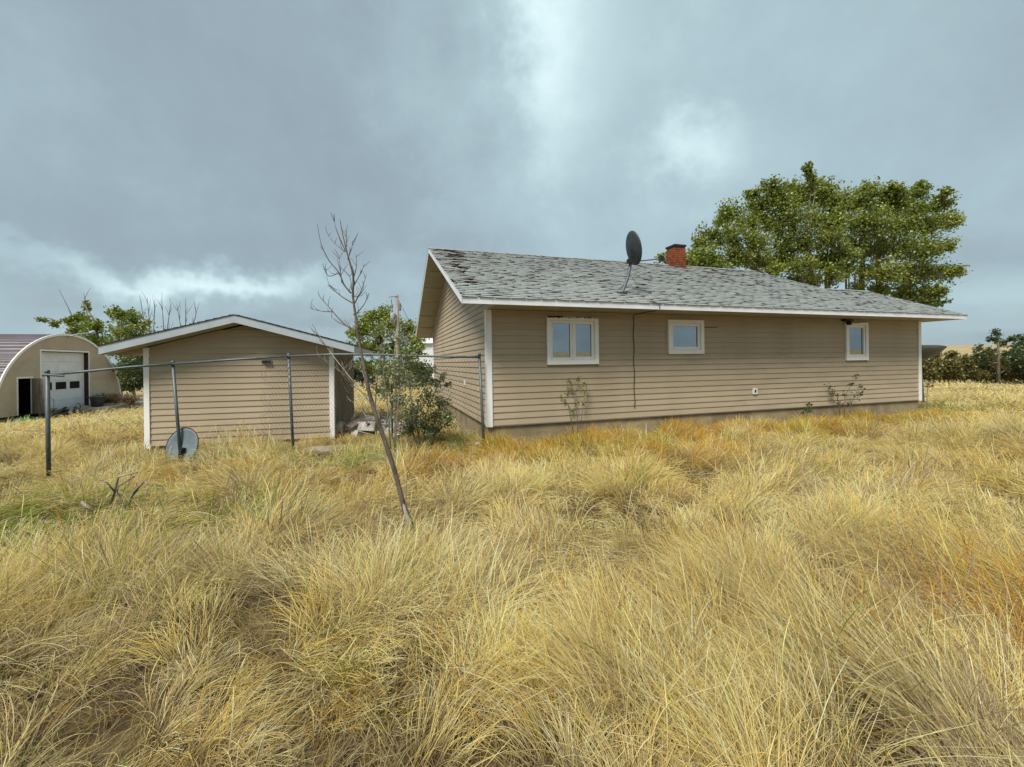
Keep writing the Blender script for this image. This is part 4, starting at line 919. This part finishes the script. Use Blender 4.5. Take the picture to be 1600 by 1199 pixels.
pb = at(622, 610, 26); pb.z = gz(pb.x, pb.y)
pole = empty('power_pole', pb, 0, 'wooden power pole with grey transformer behind the shrub', 'power pole')
tp_ = at(620.5, 461, 26) - pb
MB().tube([(0, 0, -.3), tp_], [.14, .10], 10).build('pole', M_POLE, pole, True)
q = at(614, 497, 25.8) - pb; MB().lathe([(.02, -.32), (.16, -.30), (.17, .26), (.15, .30), (.03, .33)], 16, Matrix.Translation(q)).build('transformer', M_TRANS, pole, True)
MB().tube([q + Vector((-.02, 0, .3)), at(611.5, 468, 25.8) - pb], .03, 6).build('bushing', M_DISHG, pole)
MB().tube([at(608, 464.5, 25.9) - pb, at(621, 463, 25.9) - pb], .03, 5).build('top_arm', M_POLE, pole)
MB().box((tp_.x + .1, tp_.y - .1, tp_.z - 1.0), (tp_.x + .22, tp_.y + .1, tp_.z - .55)).build('fuse_box', M_DISHG, pole)
MB().tube(bez(at(622, 468, 26) - pb, at(634, 492, 24) - pb, at(655, 530, 22) - pb, 8), .012, 4, False).build('service_wire', M_CABLE, pole)
ws = at(664, 560, 44); ws.z = gz(ws.x, ws.y)
wsh = empty('white_shed', ws, .1, 'white shed far behind, glimpsed beside the gable overhang', 'shed')
MB().box((-1.4, 0, -.2), (3.2, 4, 3.9)).build('wall', M_WHITE, wsh)
MB().hexa([(-1.7, -.3, 3.91), (3.5, -.3, 3.91), (3.5, 4.3, 3.91), (-1.7, 4.3, 3.91), (-1.7, 1.9, 4.7), (3.5, 1.9, 4.7), (3.5, 2.1, 4.7), (-1.7, 2.1, 4.7)]).build('roof', M_FASC, wsh)

# ------------------------------------------------------------------ shrub against the gable, saplings along the wall
ss = [stem([(661, 692), (650, 660), (640, 610), (628, 560)], 8.35, .022, .006), stem([(662, 692), (665, 650), (680, 610), (700, 575)], 8.35, .02, .005), stem([(658, 692), (640, 660), (610, 620), (590, 570)], 8.3, .02, .005), stem([(664, 692), (690, 655), (702, 640)], 8.3, .016, .005)]
cl = [(655, 640, 24), (680, 650, 22), (640, 655, 20), (625, 630, 22), (665, 620, 22), (690, 630, 18), (700, 655, 15), (610, 605, 20, .7), (640, 600, 22, .8), (660, 595, 18, .7), (680, 600, 14, .5), (675, 578, 10, .25), (700, 600, 9, .22), (620, 580, 18, .6), (600, 585, 16, .5), (645, 572, 14, .5), (685, 668, 16), (665, 668, 18), (640, 672, 14, .7), (690, 590, 8, .2), (595, 610, 12, .4)]
tree('green_shrub', 'leafy green shrub between the fence and the gable wall', 'shrub', base_of(ss[0]), ss, [clump(a[0], a[1], 8.35, a[2], a[3] if len(a) > 3 else 1, .9, random.uniform(-.35, .25)) for a in cl], .043, L_SHRUB, M_BARKP, 400, spread=.22, twr=.0022, limb_r=.008, grow=1.1)
L_PALE = leafmat('pale_leaf', [(0.10, 0.13, 0.06), (0.19, 0.22, 0.11), (0.30, 0.32, 0.18), (0.42, 0.42, 0.28)], .25)
ss = [stem([(612, 690), (606, 640), (598, 570), (604, 500)], 7.4, .016, .004), stem([(614, 690), (622, 630), (632, 570), (650, 505)], 7.4, .014, .004), stem([(610, 690), (590, 640), (572, 600), (560, 560)], 7.35, .012, .004), stem([(615, 690), (618, 620), (615, 560), (622, 515)], 7.45, .012, .004)]
cl = [(600, 520, 12, .5), (620, 530, 14, .6), (640, 525, 10, .3), (605, 550, 16, .8), (630, 560, 16, .8), (650, 550, 12, .4), (590, 580, 14, .6), (615, 585, 18, .9), (640, 590, 14, .6), (600, 615, 16, .7), (625, 620, 14, .6), (575, 600, 10, .3), (612, 645, 14, .5), (565, 570, 8, .2)]
tree('pale_shrub', 'pale twiggy shrub with sparse light green leaves behind the dead tree', 'shrub', base_of(ss[0]), ss, [clump(a[0], a[1], 7.4, a[2], a[3], 1.0, random.uniform(-.25, .25)) for a in cl], .045, L_PALE, M_BARKP, 150, spread=.30, twr=.0022, limb_r=.006, grow=1.2)
def sapling(label, stems_, y, leaf, nl, cl, lm=L_SHRUB, name='sapling', r=.010):
    ss = [stem(s, y, r, .003) for s in stems_]
    tree(name, label, 'sapling', base_of(ss[0]), ss, [clump(a[0], a[1], y, a[2], a[3] if len(a) > 3 else 1, .9) for a in cl], leaf, lm, M_STUMP, nl, 'saplings along the front wall', spread=.24, twr=.0018, limb_r=.004)
sapling('slender sapling with few leaves below the double window', [[(903, 690), (902, 650), (898, 625), (890, 598)], [(902, 655), (911, 632), (917, 602)], [(901, 650), (888, 632), (874, 618)]], 8.75, .044, 20, [(890, 595, 8), (905, 592, 8), (915, 600, 7), (885, 610, 9), (900, 612, 9), (913, 615, 9), (872, 620, 7), (880, 628, 8), (898, 630, 9), (913, 630, 7), (893, 642, 6, .5)], L_POP)
sapling('dark-leaved suckering plant below the narrow window', [[(1318, 645), (1320, 620), (1330, 600), (1337, 585)], [(1316, 645), (1308, 620), (1296, 604)], [(1319, 645), (1332, 625), (1345, 606)]], 11.0, .055, 18, [(1336, 588, 5, .6), (1330, 602, 7), (1345, 605, 6), (1297, 606, 6), (1305, 618, 7), (1320, 618, 7), (1335, 618, 8), (1312, 630, 8), (1328, 630, 8), (1300, 613, 5), (1345, 614, 5)], L_DARK)
sapling('tiny dark weed stem at the wall foot left of the narrow window', [[(1258, 652), (1262, 640), (1264, 630)]], 10.6, .06, 8, [(1263, 632, 5), (1258, 643, 6), (1265, 642, 5)], L_DARK, 'weed')

# ------------------------------------------------------------------ dead sapling in the foreground
DY = 3.9
tb = at(648, 838, DY); tb.z = gz(tb.x, tb.y)
dt = empty('dead_tree', tb, 0, 'thin leaning dead tree with bare dark branches in the grass', 'tree')
def Z(x, y): return (480 + x / 3.24, 330 + y / 3.24)
def dp(px, py, k=0.0): return at(px, py, DY + k) - tb
tr_px = [(650, 850), (640, 815), (630.5, 790), (617, 737), (595, 671), (579.6, 624), (570.7, 582), (562, 538), (557, 502.6), (551.5, 463), (552, 432), (543, 398), (535, 364), (531, 342)]
tr_r = [q * 1.12 for q in (.030, .024, .0215, .0195, .018, .0155, .013, .0115, .0105, .0095, .0085, .006, .0035, .002)]
pts = [dp(*p) for p in tr_px]
def smooth_line(pts, rad, m=3):
    P, Q = [], []; n = len(pts)
    for i in range(n - 1):
        p0, p1, p2, p3 = pts[max(i - 1, 0)], pts[i], pts[i + 1], pts[min(i + 2, n - 1)]
        for k in range(m):
            t = k / m; P.append(.5 * ((2 * p1) + (p2 - p0) * t + (2 * p0 - 5 * p1 + 4 * p2 - p3) * t * t + (3 * p1 - p0 - 3 * p2 + p3) * t ** 3)); Q.append(rad[i] + (rad[i + 1] - rad[i]) * t)
    return P + [pts[-1]], Q + [rad[-1]]
P_, Q_ = smooth_line(pts, tr_r); Q_ = [r * random.uniform(.92, 1.10) for r in Q_]
mb = MB().tube(P_, Q_, 9); mb.build('trunk', M_BARK, dt, True)
MB().tube([dp(646, 840, -.022), dp(639, 815, -.020), dp(633, 798, -.018), dp(629, 784, -.014)], [.030, .023, .018, .004], 8).build('bare_patch', M_SCAR, dt, True)
br = [([(195, 205), (150, 100), (138, 55)], .004), ([(200, 180), (198, 110), (205, 68)], .0035), ([(190, 205), (140, 165), (108, 125)], .0035), ([(222, 415), (185, 370), (160, 310), (110, 250), (75, 180), (62, 130)], .006), ([(160, 312), (110, 330), (82, 285)], .0035),
      ([(232, 345), (250, 280), (245, 215)], .004), ([(232, 385), (268, 320), (290, 268)], .004), ([(238, 470), (275, 400), (300, 320)], .0045), ([(245, 525), (290, 470), (305, 430)], .004), ([(247, 608), (190, 575), (130, 510), (65, 435)], .006), ([(130, 510), (80, 508), (28, 498)], .0035), ([(243, 600), (170, 570), (125, 540)], .004),
      ([(228, 465), (170, 430), (110, 375)], .005), ([(175, 365), (165, 280), (160, 230)], .003), ([(150, 400), (110, 370), (95, 300)], .003), ([(225, 400), (215, 330), (175, 290)], .003), ([(232, 430), (262, 430), (300, 375)], .003), ([(205, 245), (225, 190), (230, 150)], .0025),
      ([(330, 985), (240, 870), (160, 770), (100, 690), (35, 590)], .0065), ([(100, 690), (60, 640), (10, 580)], .003), ([(318, 940), (250, 900), (190, 830), (60, 735)], .004), ([(345, 1000), (352, 880), (372, 740), (398, 580)], .006), ([(240, 870), (190, 850), (185, 800)], .0035), ([(200, 960), (215, 930), (180, 870), (178, 820)], .0035), ([(300, 1040), (262, 990), (220, 960)], .0035), ([(372, 745), (352, 680), (345, 610)], .003), ([(388, 650), (425, 600), (440, 560)], .0028), ([(395, 1095), (415, 1030), (440, 960)], .004), ([(180, 830), (225, 790), (225, 760)], .002)]
for k, (pl, r) in enumerate(br):
    px = [Z(*q) for q in pl]; n_ = len(px); dz = random.uniform(-.35, .35); q = [dp(*p, dz * i / (n_ - 1)) for i, p in enumerate(px)]
    A, B = smooth_line(q, [(1.45 if k < 18 else 1.0) * r * (1 - .7 * i / (n_ - 1)) for i in range(n_)], 3); pale = 18 <= k
    m_ = MB().tube(A, B, 5)
    for j in range(7 if n_ > 3 else 4):                   # short spur twigs
        i = random.randint(1, len(A) - 1); t_ = (A[i] - A[i - 1]).normalized(); s = Vector((random.uniform(-1, 1), random.uniform(-.8, .8), random.uniform(.1, 1.1))).normalized(); L = random.uniform(.03, .13)
        m_.tube([A[i], A[i] + (t_ + s).normalized() * L * .5, A[i] + (t_ * .6 + s + Vector((0, 0, .3))).normalized() * L], [.0030, .0024, .0015], 3, False)
    m_.build('branch', M_BARKP if pale and k % 2 == 0 else M_BARK, dt)
for pl, r in (([(634, 792), (637, 740), (650, 705), (641, 680)], .004), ([(645, 720), (653, 700), (648, 690)], .0025), ([(628, 770), (612, 750), (603, 725), (606, 690)], .003), ([(630, 800), (590, 795), (555, 790)], .003), ([(615, 822), (590, 815), (560, 835)], .0045), ([(640, 740), (630, 715), (622, 680)], .0025)):
    q = [dp(*p, random.uniform(-.1, .1)) for p in pl]; A, B = smooth_line(q, [r * (1 - .7 * i / (len(q) - 1)) for i in range(len(q))]); MB().tube(A, B, 5).build('branch', M_BARK, dt)

# ------------------------------------------------------------------ brush and rubble
bp = at(183, 782, 4.95); bp.z = gz(bp.x, bp.y)
bb = empty('brush_pile', bp, 0, 'few broken grey branches lying in the grass at left', 'branches')
for pl, r in (([(172, 792), (180, 765), (185, 745), (215, 738)], .016), ([(180, 770), (168, 755), (155, 750)], .010), ([(200, 792), (208, 770), (226, 752), (231, 757)], .017), ([(196, 795), (188, 780), (182, 765)], .012), ([(128, 785), (140, 795), (160, 800)], .02), ([(207, 775), (216, 765), (213, 755)], .008), ([(210, 745), (185, 760), (182, 775)], .008)):
    q = [at(*p, 4.95 + random.uniform(-.06, .06)) - bp for p in pl]; MB().tube(q, [r * (1 - .5 * i / (len(q) - 1)) for i in range(len(q))], 6).build('branch', M_STUMP if r < .015 else M_BARKP, bb, True)
rp = at(575, 676, 10.0); rp.z = gz(rp.x, rp.y)
rub = empty('rubble_heap', rp, 0, 'heap of pale broken concrete and boards behind the garage corner', 'rubble')
for k in range(26):
    s = random.uniform(.14, .32); me = MB(); c8 = [Vector((x, y, z)) * s * random.uniform(.6, 1.0) for z in (-.5, .5) for x, y in ((-1, -.8), (1, -.8), (1, .8), (-1, .8))]; me.hexa(c8)
    o = me.build('chunk', M_RUBB if k % 4 else M_STUMP, rub); x = random.uniform(-.65, 1.15); o.location = (x, random.uniform(-.35, .6), random.uniform(.03, .38) * (1 - abs(x - .1) * .5)); o.rotation_euler = (random.uniform(-.5, .5), random.uniform(-.5, .5), random.uniform(0, 3))
for pl, r in (([(535, 684), (548, 660), (556, 646)], .05), ([(538, 682), (560, 672), (590, 668)], .035), ([(560, 662), (585, 656), (600, 660)], .03), ([(545, 672), (575, 664), (612, 672)], .03)):
    MB().tube([at(*p, 9.9) - rp for p in pl], [r, r * .9, r * .8], 7).build('log', M_BARKP, rub, True)
pk = at(370, 706, 7.55); pk.z = gz(pk.x, pk.y) + .16
pl_ = empty('plank', pk, R(8), 'long weathered board lying in the grass before the garage', 'board'); MB().box((-.40, -.045, 0), (.40, .045, .03)).build('board', M_WOODG, pl_)
c = at(500, 696, 8.2); pad = MB().box((-.45, -.25, -.1), (.45, .30, .05)); o = pad.build('step_slab', M_SLAB); o.location = (c.x, c.y + .25, gz(c.x, c.y)); o.rotation_euler = (0, 0, GA); tag(o, 'flat pale concrete slab at the right foot of the garage', 'slab')
c = at(744, 688, 8.0); o = MB().lathe([(.02, 0), (.05, .02), (.055, .07), (.03, .12), (.01, .13)], 9).build('white_jug', M_RUBB); o.location = (c.x, c.y, gz(c.x, c.y)+.08); o.rotation_euler = (.3, .5, 0); tag(o, 'small white scrap at the foot of the last fence post', 'scrap')

# ------------------------------------------------------------------ hedge, trees and weeds at right; red weeds by the shop
HG = 'caragana bushes of the hedge right of the house'
hx = [(1448, 'nearest the house corner'), (1472, 'second from the house corner'), (1497, 'third from the house corner'), (1522, 'left of the slim dark trunk'), (1552, 'around the slim dark trunk'), (1582, 'right of the slim dark trunk'), (1612, 'at the right edge of the picture')]
for k, (x, wh) in enumerate(hx):
    y = 26.5 + random.uniform(-.5, .5)
    ss = [stem([(x + a, 600), (x + a * 1.5, 575)], y, .03, .012) for a in (-9, -3, 3, 9)]
    cl = [(x + a, 574 + random.uniform(-3, 3), 11) for a in (-12, 0, 12)] + [(x + a, 586, 10) for a in (-12, 0, 12)] + [(x + a, 565, 6, .5) for a in (-8, 4)] + [(x + random.uniform(-12, 12), 557 + random.uniform(-6, 3), 4, .25, 1.4) for a in (0, 1, 2)]
    tree('hedge_bush', 'brownish caragana bush in the hedge, ' + wh, 'bush', base_of(ss[0]), ss, [clump(c[0], c[1], y, c[2], c[3] if len(c) > 3 else 1, .9, random.uniform(-.4, .4)) for c in cl], .12, L_HEDGE, M_BARKG, 700, HG, twr=.008, spread=.2, grow=1.25)
bush('slim small tree with a dark trunk standing in front of the hedge', [(1560, 520, 8, .5), (1548, 530, 8, .5), (1565, 535, 9, .6), (1530, 545, 7, .4), (1582, 530, 6, .3), (1545, 550, 10, .8), (1570, 555, 10, .7), (1528, 560, 9, .7), (1590, 545, 6, .3), (1540, 570, 9, .8), (1575, 575, 9, .6)], 25, 110, (1560, 598), L_DARK, .14, None, stems=[[(1560, 598), (1560, 560), (1559, 520)]], bark=M_BARKG)
bush('dense green tree cut by the right edge of the picture', [(1600, 545, 12), (1595, 560, 14), (1612, 555, 16), (1598, 575, 14), (1615, 580, 14), (1600, 530, 8, .5)], 24.5, 260, (1605, 600), L_DARK, .14, None)
RW = 'red-brown dry weeds beside the shop'
for k, (x, y_, r, wh) in enumerate(((158, 626, 12, 'by the overhead door'), (178, 624, 13, 'under the arch end'), (203, 626, 12, 'right of the arch')) ):
    yy = 26.2
    ss = [stem([(x, 634), (x, y_)], yy, .02, .01)]
    tree('dry_weed', 'rounded red-brown dry weed ' + wh, 'weed', base_of(ss[0]), ss, [clump(x + a, y_ + b, yy, r * .8, 1, .8) for a, b in ((-6, 0), (6, -1), (0, -5), (0, 2))], .14, L_RED, M_BARKG, 420, RW, aspect=.2, twr=.006)
w_ = at(1448, 632, 12.6); w_.z = gz(w_.x, w_.y)
sap = empty('bent_weed', w_, 0, 'thin bent weed stem by the far house corner', 'weed'); mb = MB().tube([(0, 0, 0), at(1449, 607, 12.6) - w_, at(1455, 602, 12.6) - w_], [.008, .006, .003], 5); mb.build('stalk', M_STUMP, sap); leaves_mesh('leaf', [at(1452 + random.uniform(-5, 6), 603 + random.uniform(-3, 3), 12.6) - w_ for k in range(14)], .07, L_DARK, sap)

# ------------------------------------------------------------------ grass
def inside(x, y, marg=0.0):
    q = np.zeros(np.shape(x), bool)
    du = (x - HC.x) * HU.x + (y - HC.y) * HU.y; dv = (x - HC.x) * HV.x + (y - HC.y) * HV.y
    q |= (du > -marg) & (du < UL + marg) & (dv > -marg) & (dv < VD + marg)
    du = (x - G0.x) * GUv.x + (y - G0.y) * GUv.y; dv = (x - G0.x) * GVv.x + (y - G0.y) * GVv.y
    q |= (du > -marg) & (du < GW + marg) & (dv > -marg) & (dv < GD + marg)
    return q
def house_uv(x, y): return (x - HC.x) * HU.x + (y - HC.y) * HU.y, (x - HC.x) * HV.x + (y - HC.y) * HV.y
def flow(x, y):
    """lodging direction of the grass and how far it lies over"""
    a = 2 * np.pi * (1.35 * fbm(x * .62, y * .62, 21, 2) + .45 * vnoise(x * 2.1, y * 2.1, 31)) + 2.4
    l = fbm(x * 1.1 + 3, y * 1.1, 41, 2); return a, l
PAL = np.array([(.86, .68, .28), (.78, .57, .165), (.56, .445, .245), (.88, .77, .43), (.60, .32, .04), (.50, .45, .06), (.23, .34, .06), (.34, .26, .17)])
def grass(name, label, y0, y1, n_tuft, per, L0, rad, seg=6, xm=1.4, tr=.05, fan=.60, fixed=None, mat_layer=False, dark=1.0):
    """tussocks: blades leave a tight foot, fan out and lodge over; mat_layer = short flattened thatch between them"""
    m = n_tuft; yy = np.sqrt(RNG.uniform(y0 ** 2, y1 ** 2, m)); xx = RNG.uniform(-1, 1, m) * (xm * yy + .8)
    if fixed is not None: xx, yy = fixed(m)
    hol = fbm(xx * 1.55, yy * 1.55, 101, 2)
    k = ~inside(xx, yy, .02)
    if not mat_layer and y1 > 0 and y1 < 12: k &= (hol > .44) | (RNG.random(m) < .28)      # open hollows between the swells
    xx, yy, hol = xx[k], yy[k], hol[k]; m = len(xx)
    n = m * per; t = np.repeat(np.arange(m), per)
    hu, hv = house_uv(xx, yy); nw = sstep(-2.3, -.5, hv) * (hu > -1.5) * (hu < UL + 1) * (hv < .3)
    fa, fl = flow(xx, yy); ta = fa + RNG.normal(0, .40, m)
    tl = np.clip(.68 + 2.2 * (fl - .48) + RNG.normal(0, .17, m), .36, 1.15)
    tall = np.clip(.80 + 2.4 * (hol - .50) + RNG.normal(0, .16, m), .36, 1.45) * (1 - .25 * nw)
    tl = tl * (1 - .45 * nw)
    for cx_, cy_, rr_ in ((tb.x, tb.y - .25, .45), (bp.x, bp.y - .15, .5), (fp[0][1].x, fp[0][1].y - .2, .5), (rp.x + .1, rp.y - .9, .9), (rp.x + .3, rp.y - .2, .8)): tall = tall * (1 - .5 * np.exp(-((xx - cx_) ** 2 + (yy - cy_) ** 2) / rr_ ** 2))
    if mat_layer: tl = RNG.uniform(.7, 1.2, m); tall = np.ones(m)
    rt_ = (tr * RNG.uniform(.6, 1.5, m))[t]; gx_, gy_ = RNG.normal(0, 1, n), RNG.normal(0, 1, n); x = xx[t] + gx_ * rt_; y = yy[t] + gy_ * rt_
    ok = ~inside(x, y, .0); x, y, t, gx_, gy_ = x[ok], y[ok], t[ok], gx_[ok], gy_[ok]; n = len(x)
    dx = np.cos(ta)[t] + gx_ * fan; dy = np.sin(ta)[t] + gy_ * fan
    jit = RNG.normal(0, .30, n); c, s = np.cos(jit), np.sin(jit); dx, dy = dx * c - dy * s, dx * s + dy * c
    nn = np.hypot(dx, dy) + 1e-6; sp_ = np.clip(nn, .25, 1.5); dx /= nn; dy /= nn
    L = L0 * tall[t] * RNG.uniform(.50, 1.15, n)
    stray = RNG.random(n) < .05
    th0 = (.12 + .75 * tl[t]) * RNG.uniform(.5, 1.25, n) * (.4 + .6 * sp_); th1 = (.55 + 1.60 * tl[t]) * (.65 + .35 * sp_) + RNG.normal(0, .25, n)
    th0 = np.where(stray, .15, th0); th1 = np.where(stray, RNG.uniform(.2, .9, n), th1); th1 = np.clip(th1, .15, 2.35)
    P = np.empty((n, seg, 3)); z0 = gh(x, y) - .02; px, py, pz = x.copy(), y.copy(), z0.copy(); st = L / (seg - 1)
    wob = RNG.normal(0, .17, n)
    for i in range(seg):
        P[:, i, 0] = px; P[:, i, 1] = py; P[:, i, 2] = np.maximum(pz, z0 + .012 * i * (i > 0))
        th = th0 + (th1 - th0) * ((i + .5) / (seg - 1)) ** 1.1; w = wob * i
        cx_, sx_ = np.cos(w), np.sin(w); ddx, ddy = dx * cx_ - dy * sx_, dx * sx_ + dy * cx_
        px = px + ddx * np.sin(th) * st; py = py + ddy * np.sin(th) * st; pz = pz + np.cos(th) * st
    # colour per tuft, then per blade
    wgt = np.zeros((m, 8)); f1 = fbm(xx * .6, yy * .6, 61, 2); f2 = fbm(xx * .8, yy * .8, 71, 2); f3 = fbm(xx * 1.3, yy * 1.3, 81, 2)
    wgt[:, 0] = 1.0; wgt[:, 1] = .55; wgt[:, 2] = .30; wgt[:, 3] = .25 + .75 * sstep(.35, .65, f1)
    wgt[:, 4] = .08 + 1.0 * sstep(.62, .80, f2) + 6.0 * nw * sstep(.28, .55, f3)
    wgt[:, 5] = .05 + .9 * sstep(.66, .82, f3) * sstep(2.5, 5, yy) + 3.5 * nw * sstep(.58, .36, f1)
    gl = np.exp(-((xx + 5.5) / 1.0) ** 2 - ((yy - 4.3) / .8) ** 2) + .45 * np.exp(-((xx + 3.3) / .8) ** 2 - ((yy - 4.0) / .7) ** 2) + .35 * np.exp(-((xx + 3.0) / 2.2) ** 2 - ((yy - 7.4) / .7) ** 2) + .4 * np.exp(-((xx + 1.3) / 1.0) ** 2 - ((yy - 8.6) / .9) ** 2) + .5 * np.exp(-((xx - 13) / 2.5) ** 2 - ((yy - 13.5) / .8) ** 2)
    wgt[:, 6] = .03 + 5.0 * gl + .35 * nw; wgt[:, 7] = .25 + .9 * sstep(.5, .7, fbm(xx, yy, 91, 2))
    wgt[:, 4] += 1.3 * np.exp(-((xx - 2.9) / .45) ** 2 - ((yy - 2.4) / .45) ** 2)
    far_ = sstep(10, 16, yy); wgt[:, 0] += 1.5 * far_; wgt[:, 3] += 1.2 * far_
    wgt /= wgt.sum(1)[:, None]; cw = np.cumsum(wgt, 1)
    kt = (RNG.random(m)[:, None] > cw).sum(1).clip(0, 7); kb = (RNG.random(n)[:, None] > cw[t]).sum(1).clip(0, 7)
    same = RNG.random(n) < .5; kk = np.where(same, kt[t], kb); colr = PAL[kk] * RNG.uniform(.74, 1.16, n)[:, None] * dark * (.80 + .40 * RNG.random(m))[t][:, None]; colr = np.minimum(colr, .86)
    cu = bpy.data.hair_curves.new(name); cu.add_curves([seg] * n)
    cu.attributes['position'].data.foreach_set('vector', P.astype(np.float32).ravel())
    ra = cu.attributes.get('radius') or cu.attributes.new('radius', 'FLOAT', 'POINT')
    r_ = (rad * RNG.uniform(.65, 1.3, n))[:, None] * np.array([1.0, 1.0, .95, .85, .65, .30, .2, .1][:seg])[None]
    if seg == 6: r_[stray] = (rad * RNG.uniform(.7, 1.1, int(stray.sum())))[:, None] * np.array([.8, .8, .8, .9, 2.0, .9])[None]   # seed heads
    ra.data.foreach_set('value', r_.astype(np.float32).ravel())
    ca = cu.attributes.new('blade', 'FLOAT_COLOR', 'CURVE'); ca.data.foreach_set('color', np.concatenate([colr, np.ones((n, 1))], 1).astype(np.float32).ravel())
    cu.materials.append(M_GRASS); o = bpy.data.objects.new(name, cu); COL.objects.link(o); tag(o, label, 'grass', None, 'stuff'); print(name, n); return o
def grassmat():
    m = bpy.data.materials.new('dry_grass'); m.use_nodes = True; t = N(m.node_tree); t.n.clear(); o = t.new('ShaderNodeOutputMaterial')
    a = t.new('ShaderNodeAttribute', attribute_name='blade'); hi = t.new('ShaderNodeHairInfo')
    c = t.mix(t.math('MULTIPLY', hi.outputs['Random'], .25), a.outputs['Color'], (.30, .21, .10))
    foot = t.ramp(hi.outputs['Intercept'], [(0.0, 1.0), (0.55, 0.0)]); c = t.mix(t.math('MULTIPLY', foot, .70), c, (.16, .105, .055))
    d_ = t.new('ShaderNodeBsdfDiffuse'); tr = t.new('ShaderNodeBsdfTranslucent'); t.link(c, d_.inputs[0]); t.link(c, tr.inputs[0])
    mx = t.new('ShaderNodeMixShader'); mx.inputs[0].default_value = .28; t.link(d_.outputs[0], mx.inputs[1]); t.link(tr.outputs[0], mx.inputs[2]); t.link(mx.outputs[0], o.inputs[0]); return m
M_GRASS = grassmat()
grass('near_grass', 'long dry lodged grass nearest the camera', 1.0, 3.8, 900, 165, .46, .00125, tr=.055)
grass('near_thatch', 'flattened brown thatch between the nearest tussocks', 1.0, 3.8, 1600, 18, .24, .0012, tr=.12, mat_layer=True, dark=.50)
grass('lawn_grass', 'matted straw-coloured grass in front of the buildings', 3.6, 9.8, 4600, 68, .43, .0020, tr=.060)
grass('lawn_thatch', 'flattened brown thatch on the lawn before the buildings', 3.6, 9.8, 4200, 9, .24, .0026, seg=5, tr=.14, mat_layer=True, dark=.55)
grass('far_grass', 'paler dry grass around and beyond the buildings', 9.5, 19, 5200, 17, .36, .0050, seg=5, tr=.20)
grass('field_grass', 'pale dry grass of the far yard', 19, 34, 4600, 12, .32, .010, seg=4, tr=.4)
def along_wall(m):
    u = RNG.uniform(-.6, UL + .8, m); v = -np.abs(RNG.normal(0, .55, m)) - .10; return HC.x + HU.x * u + HV.x * v, HC.y + HU.y * u + HV.y * v
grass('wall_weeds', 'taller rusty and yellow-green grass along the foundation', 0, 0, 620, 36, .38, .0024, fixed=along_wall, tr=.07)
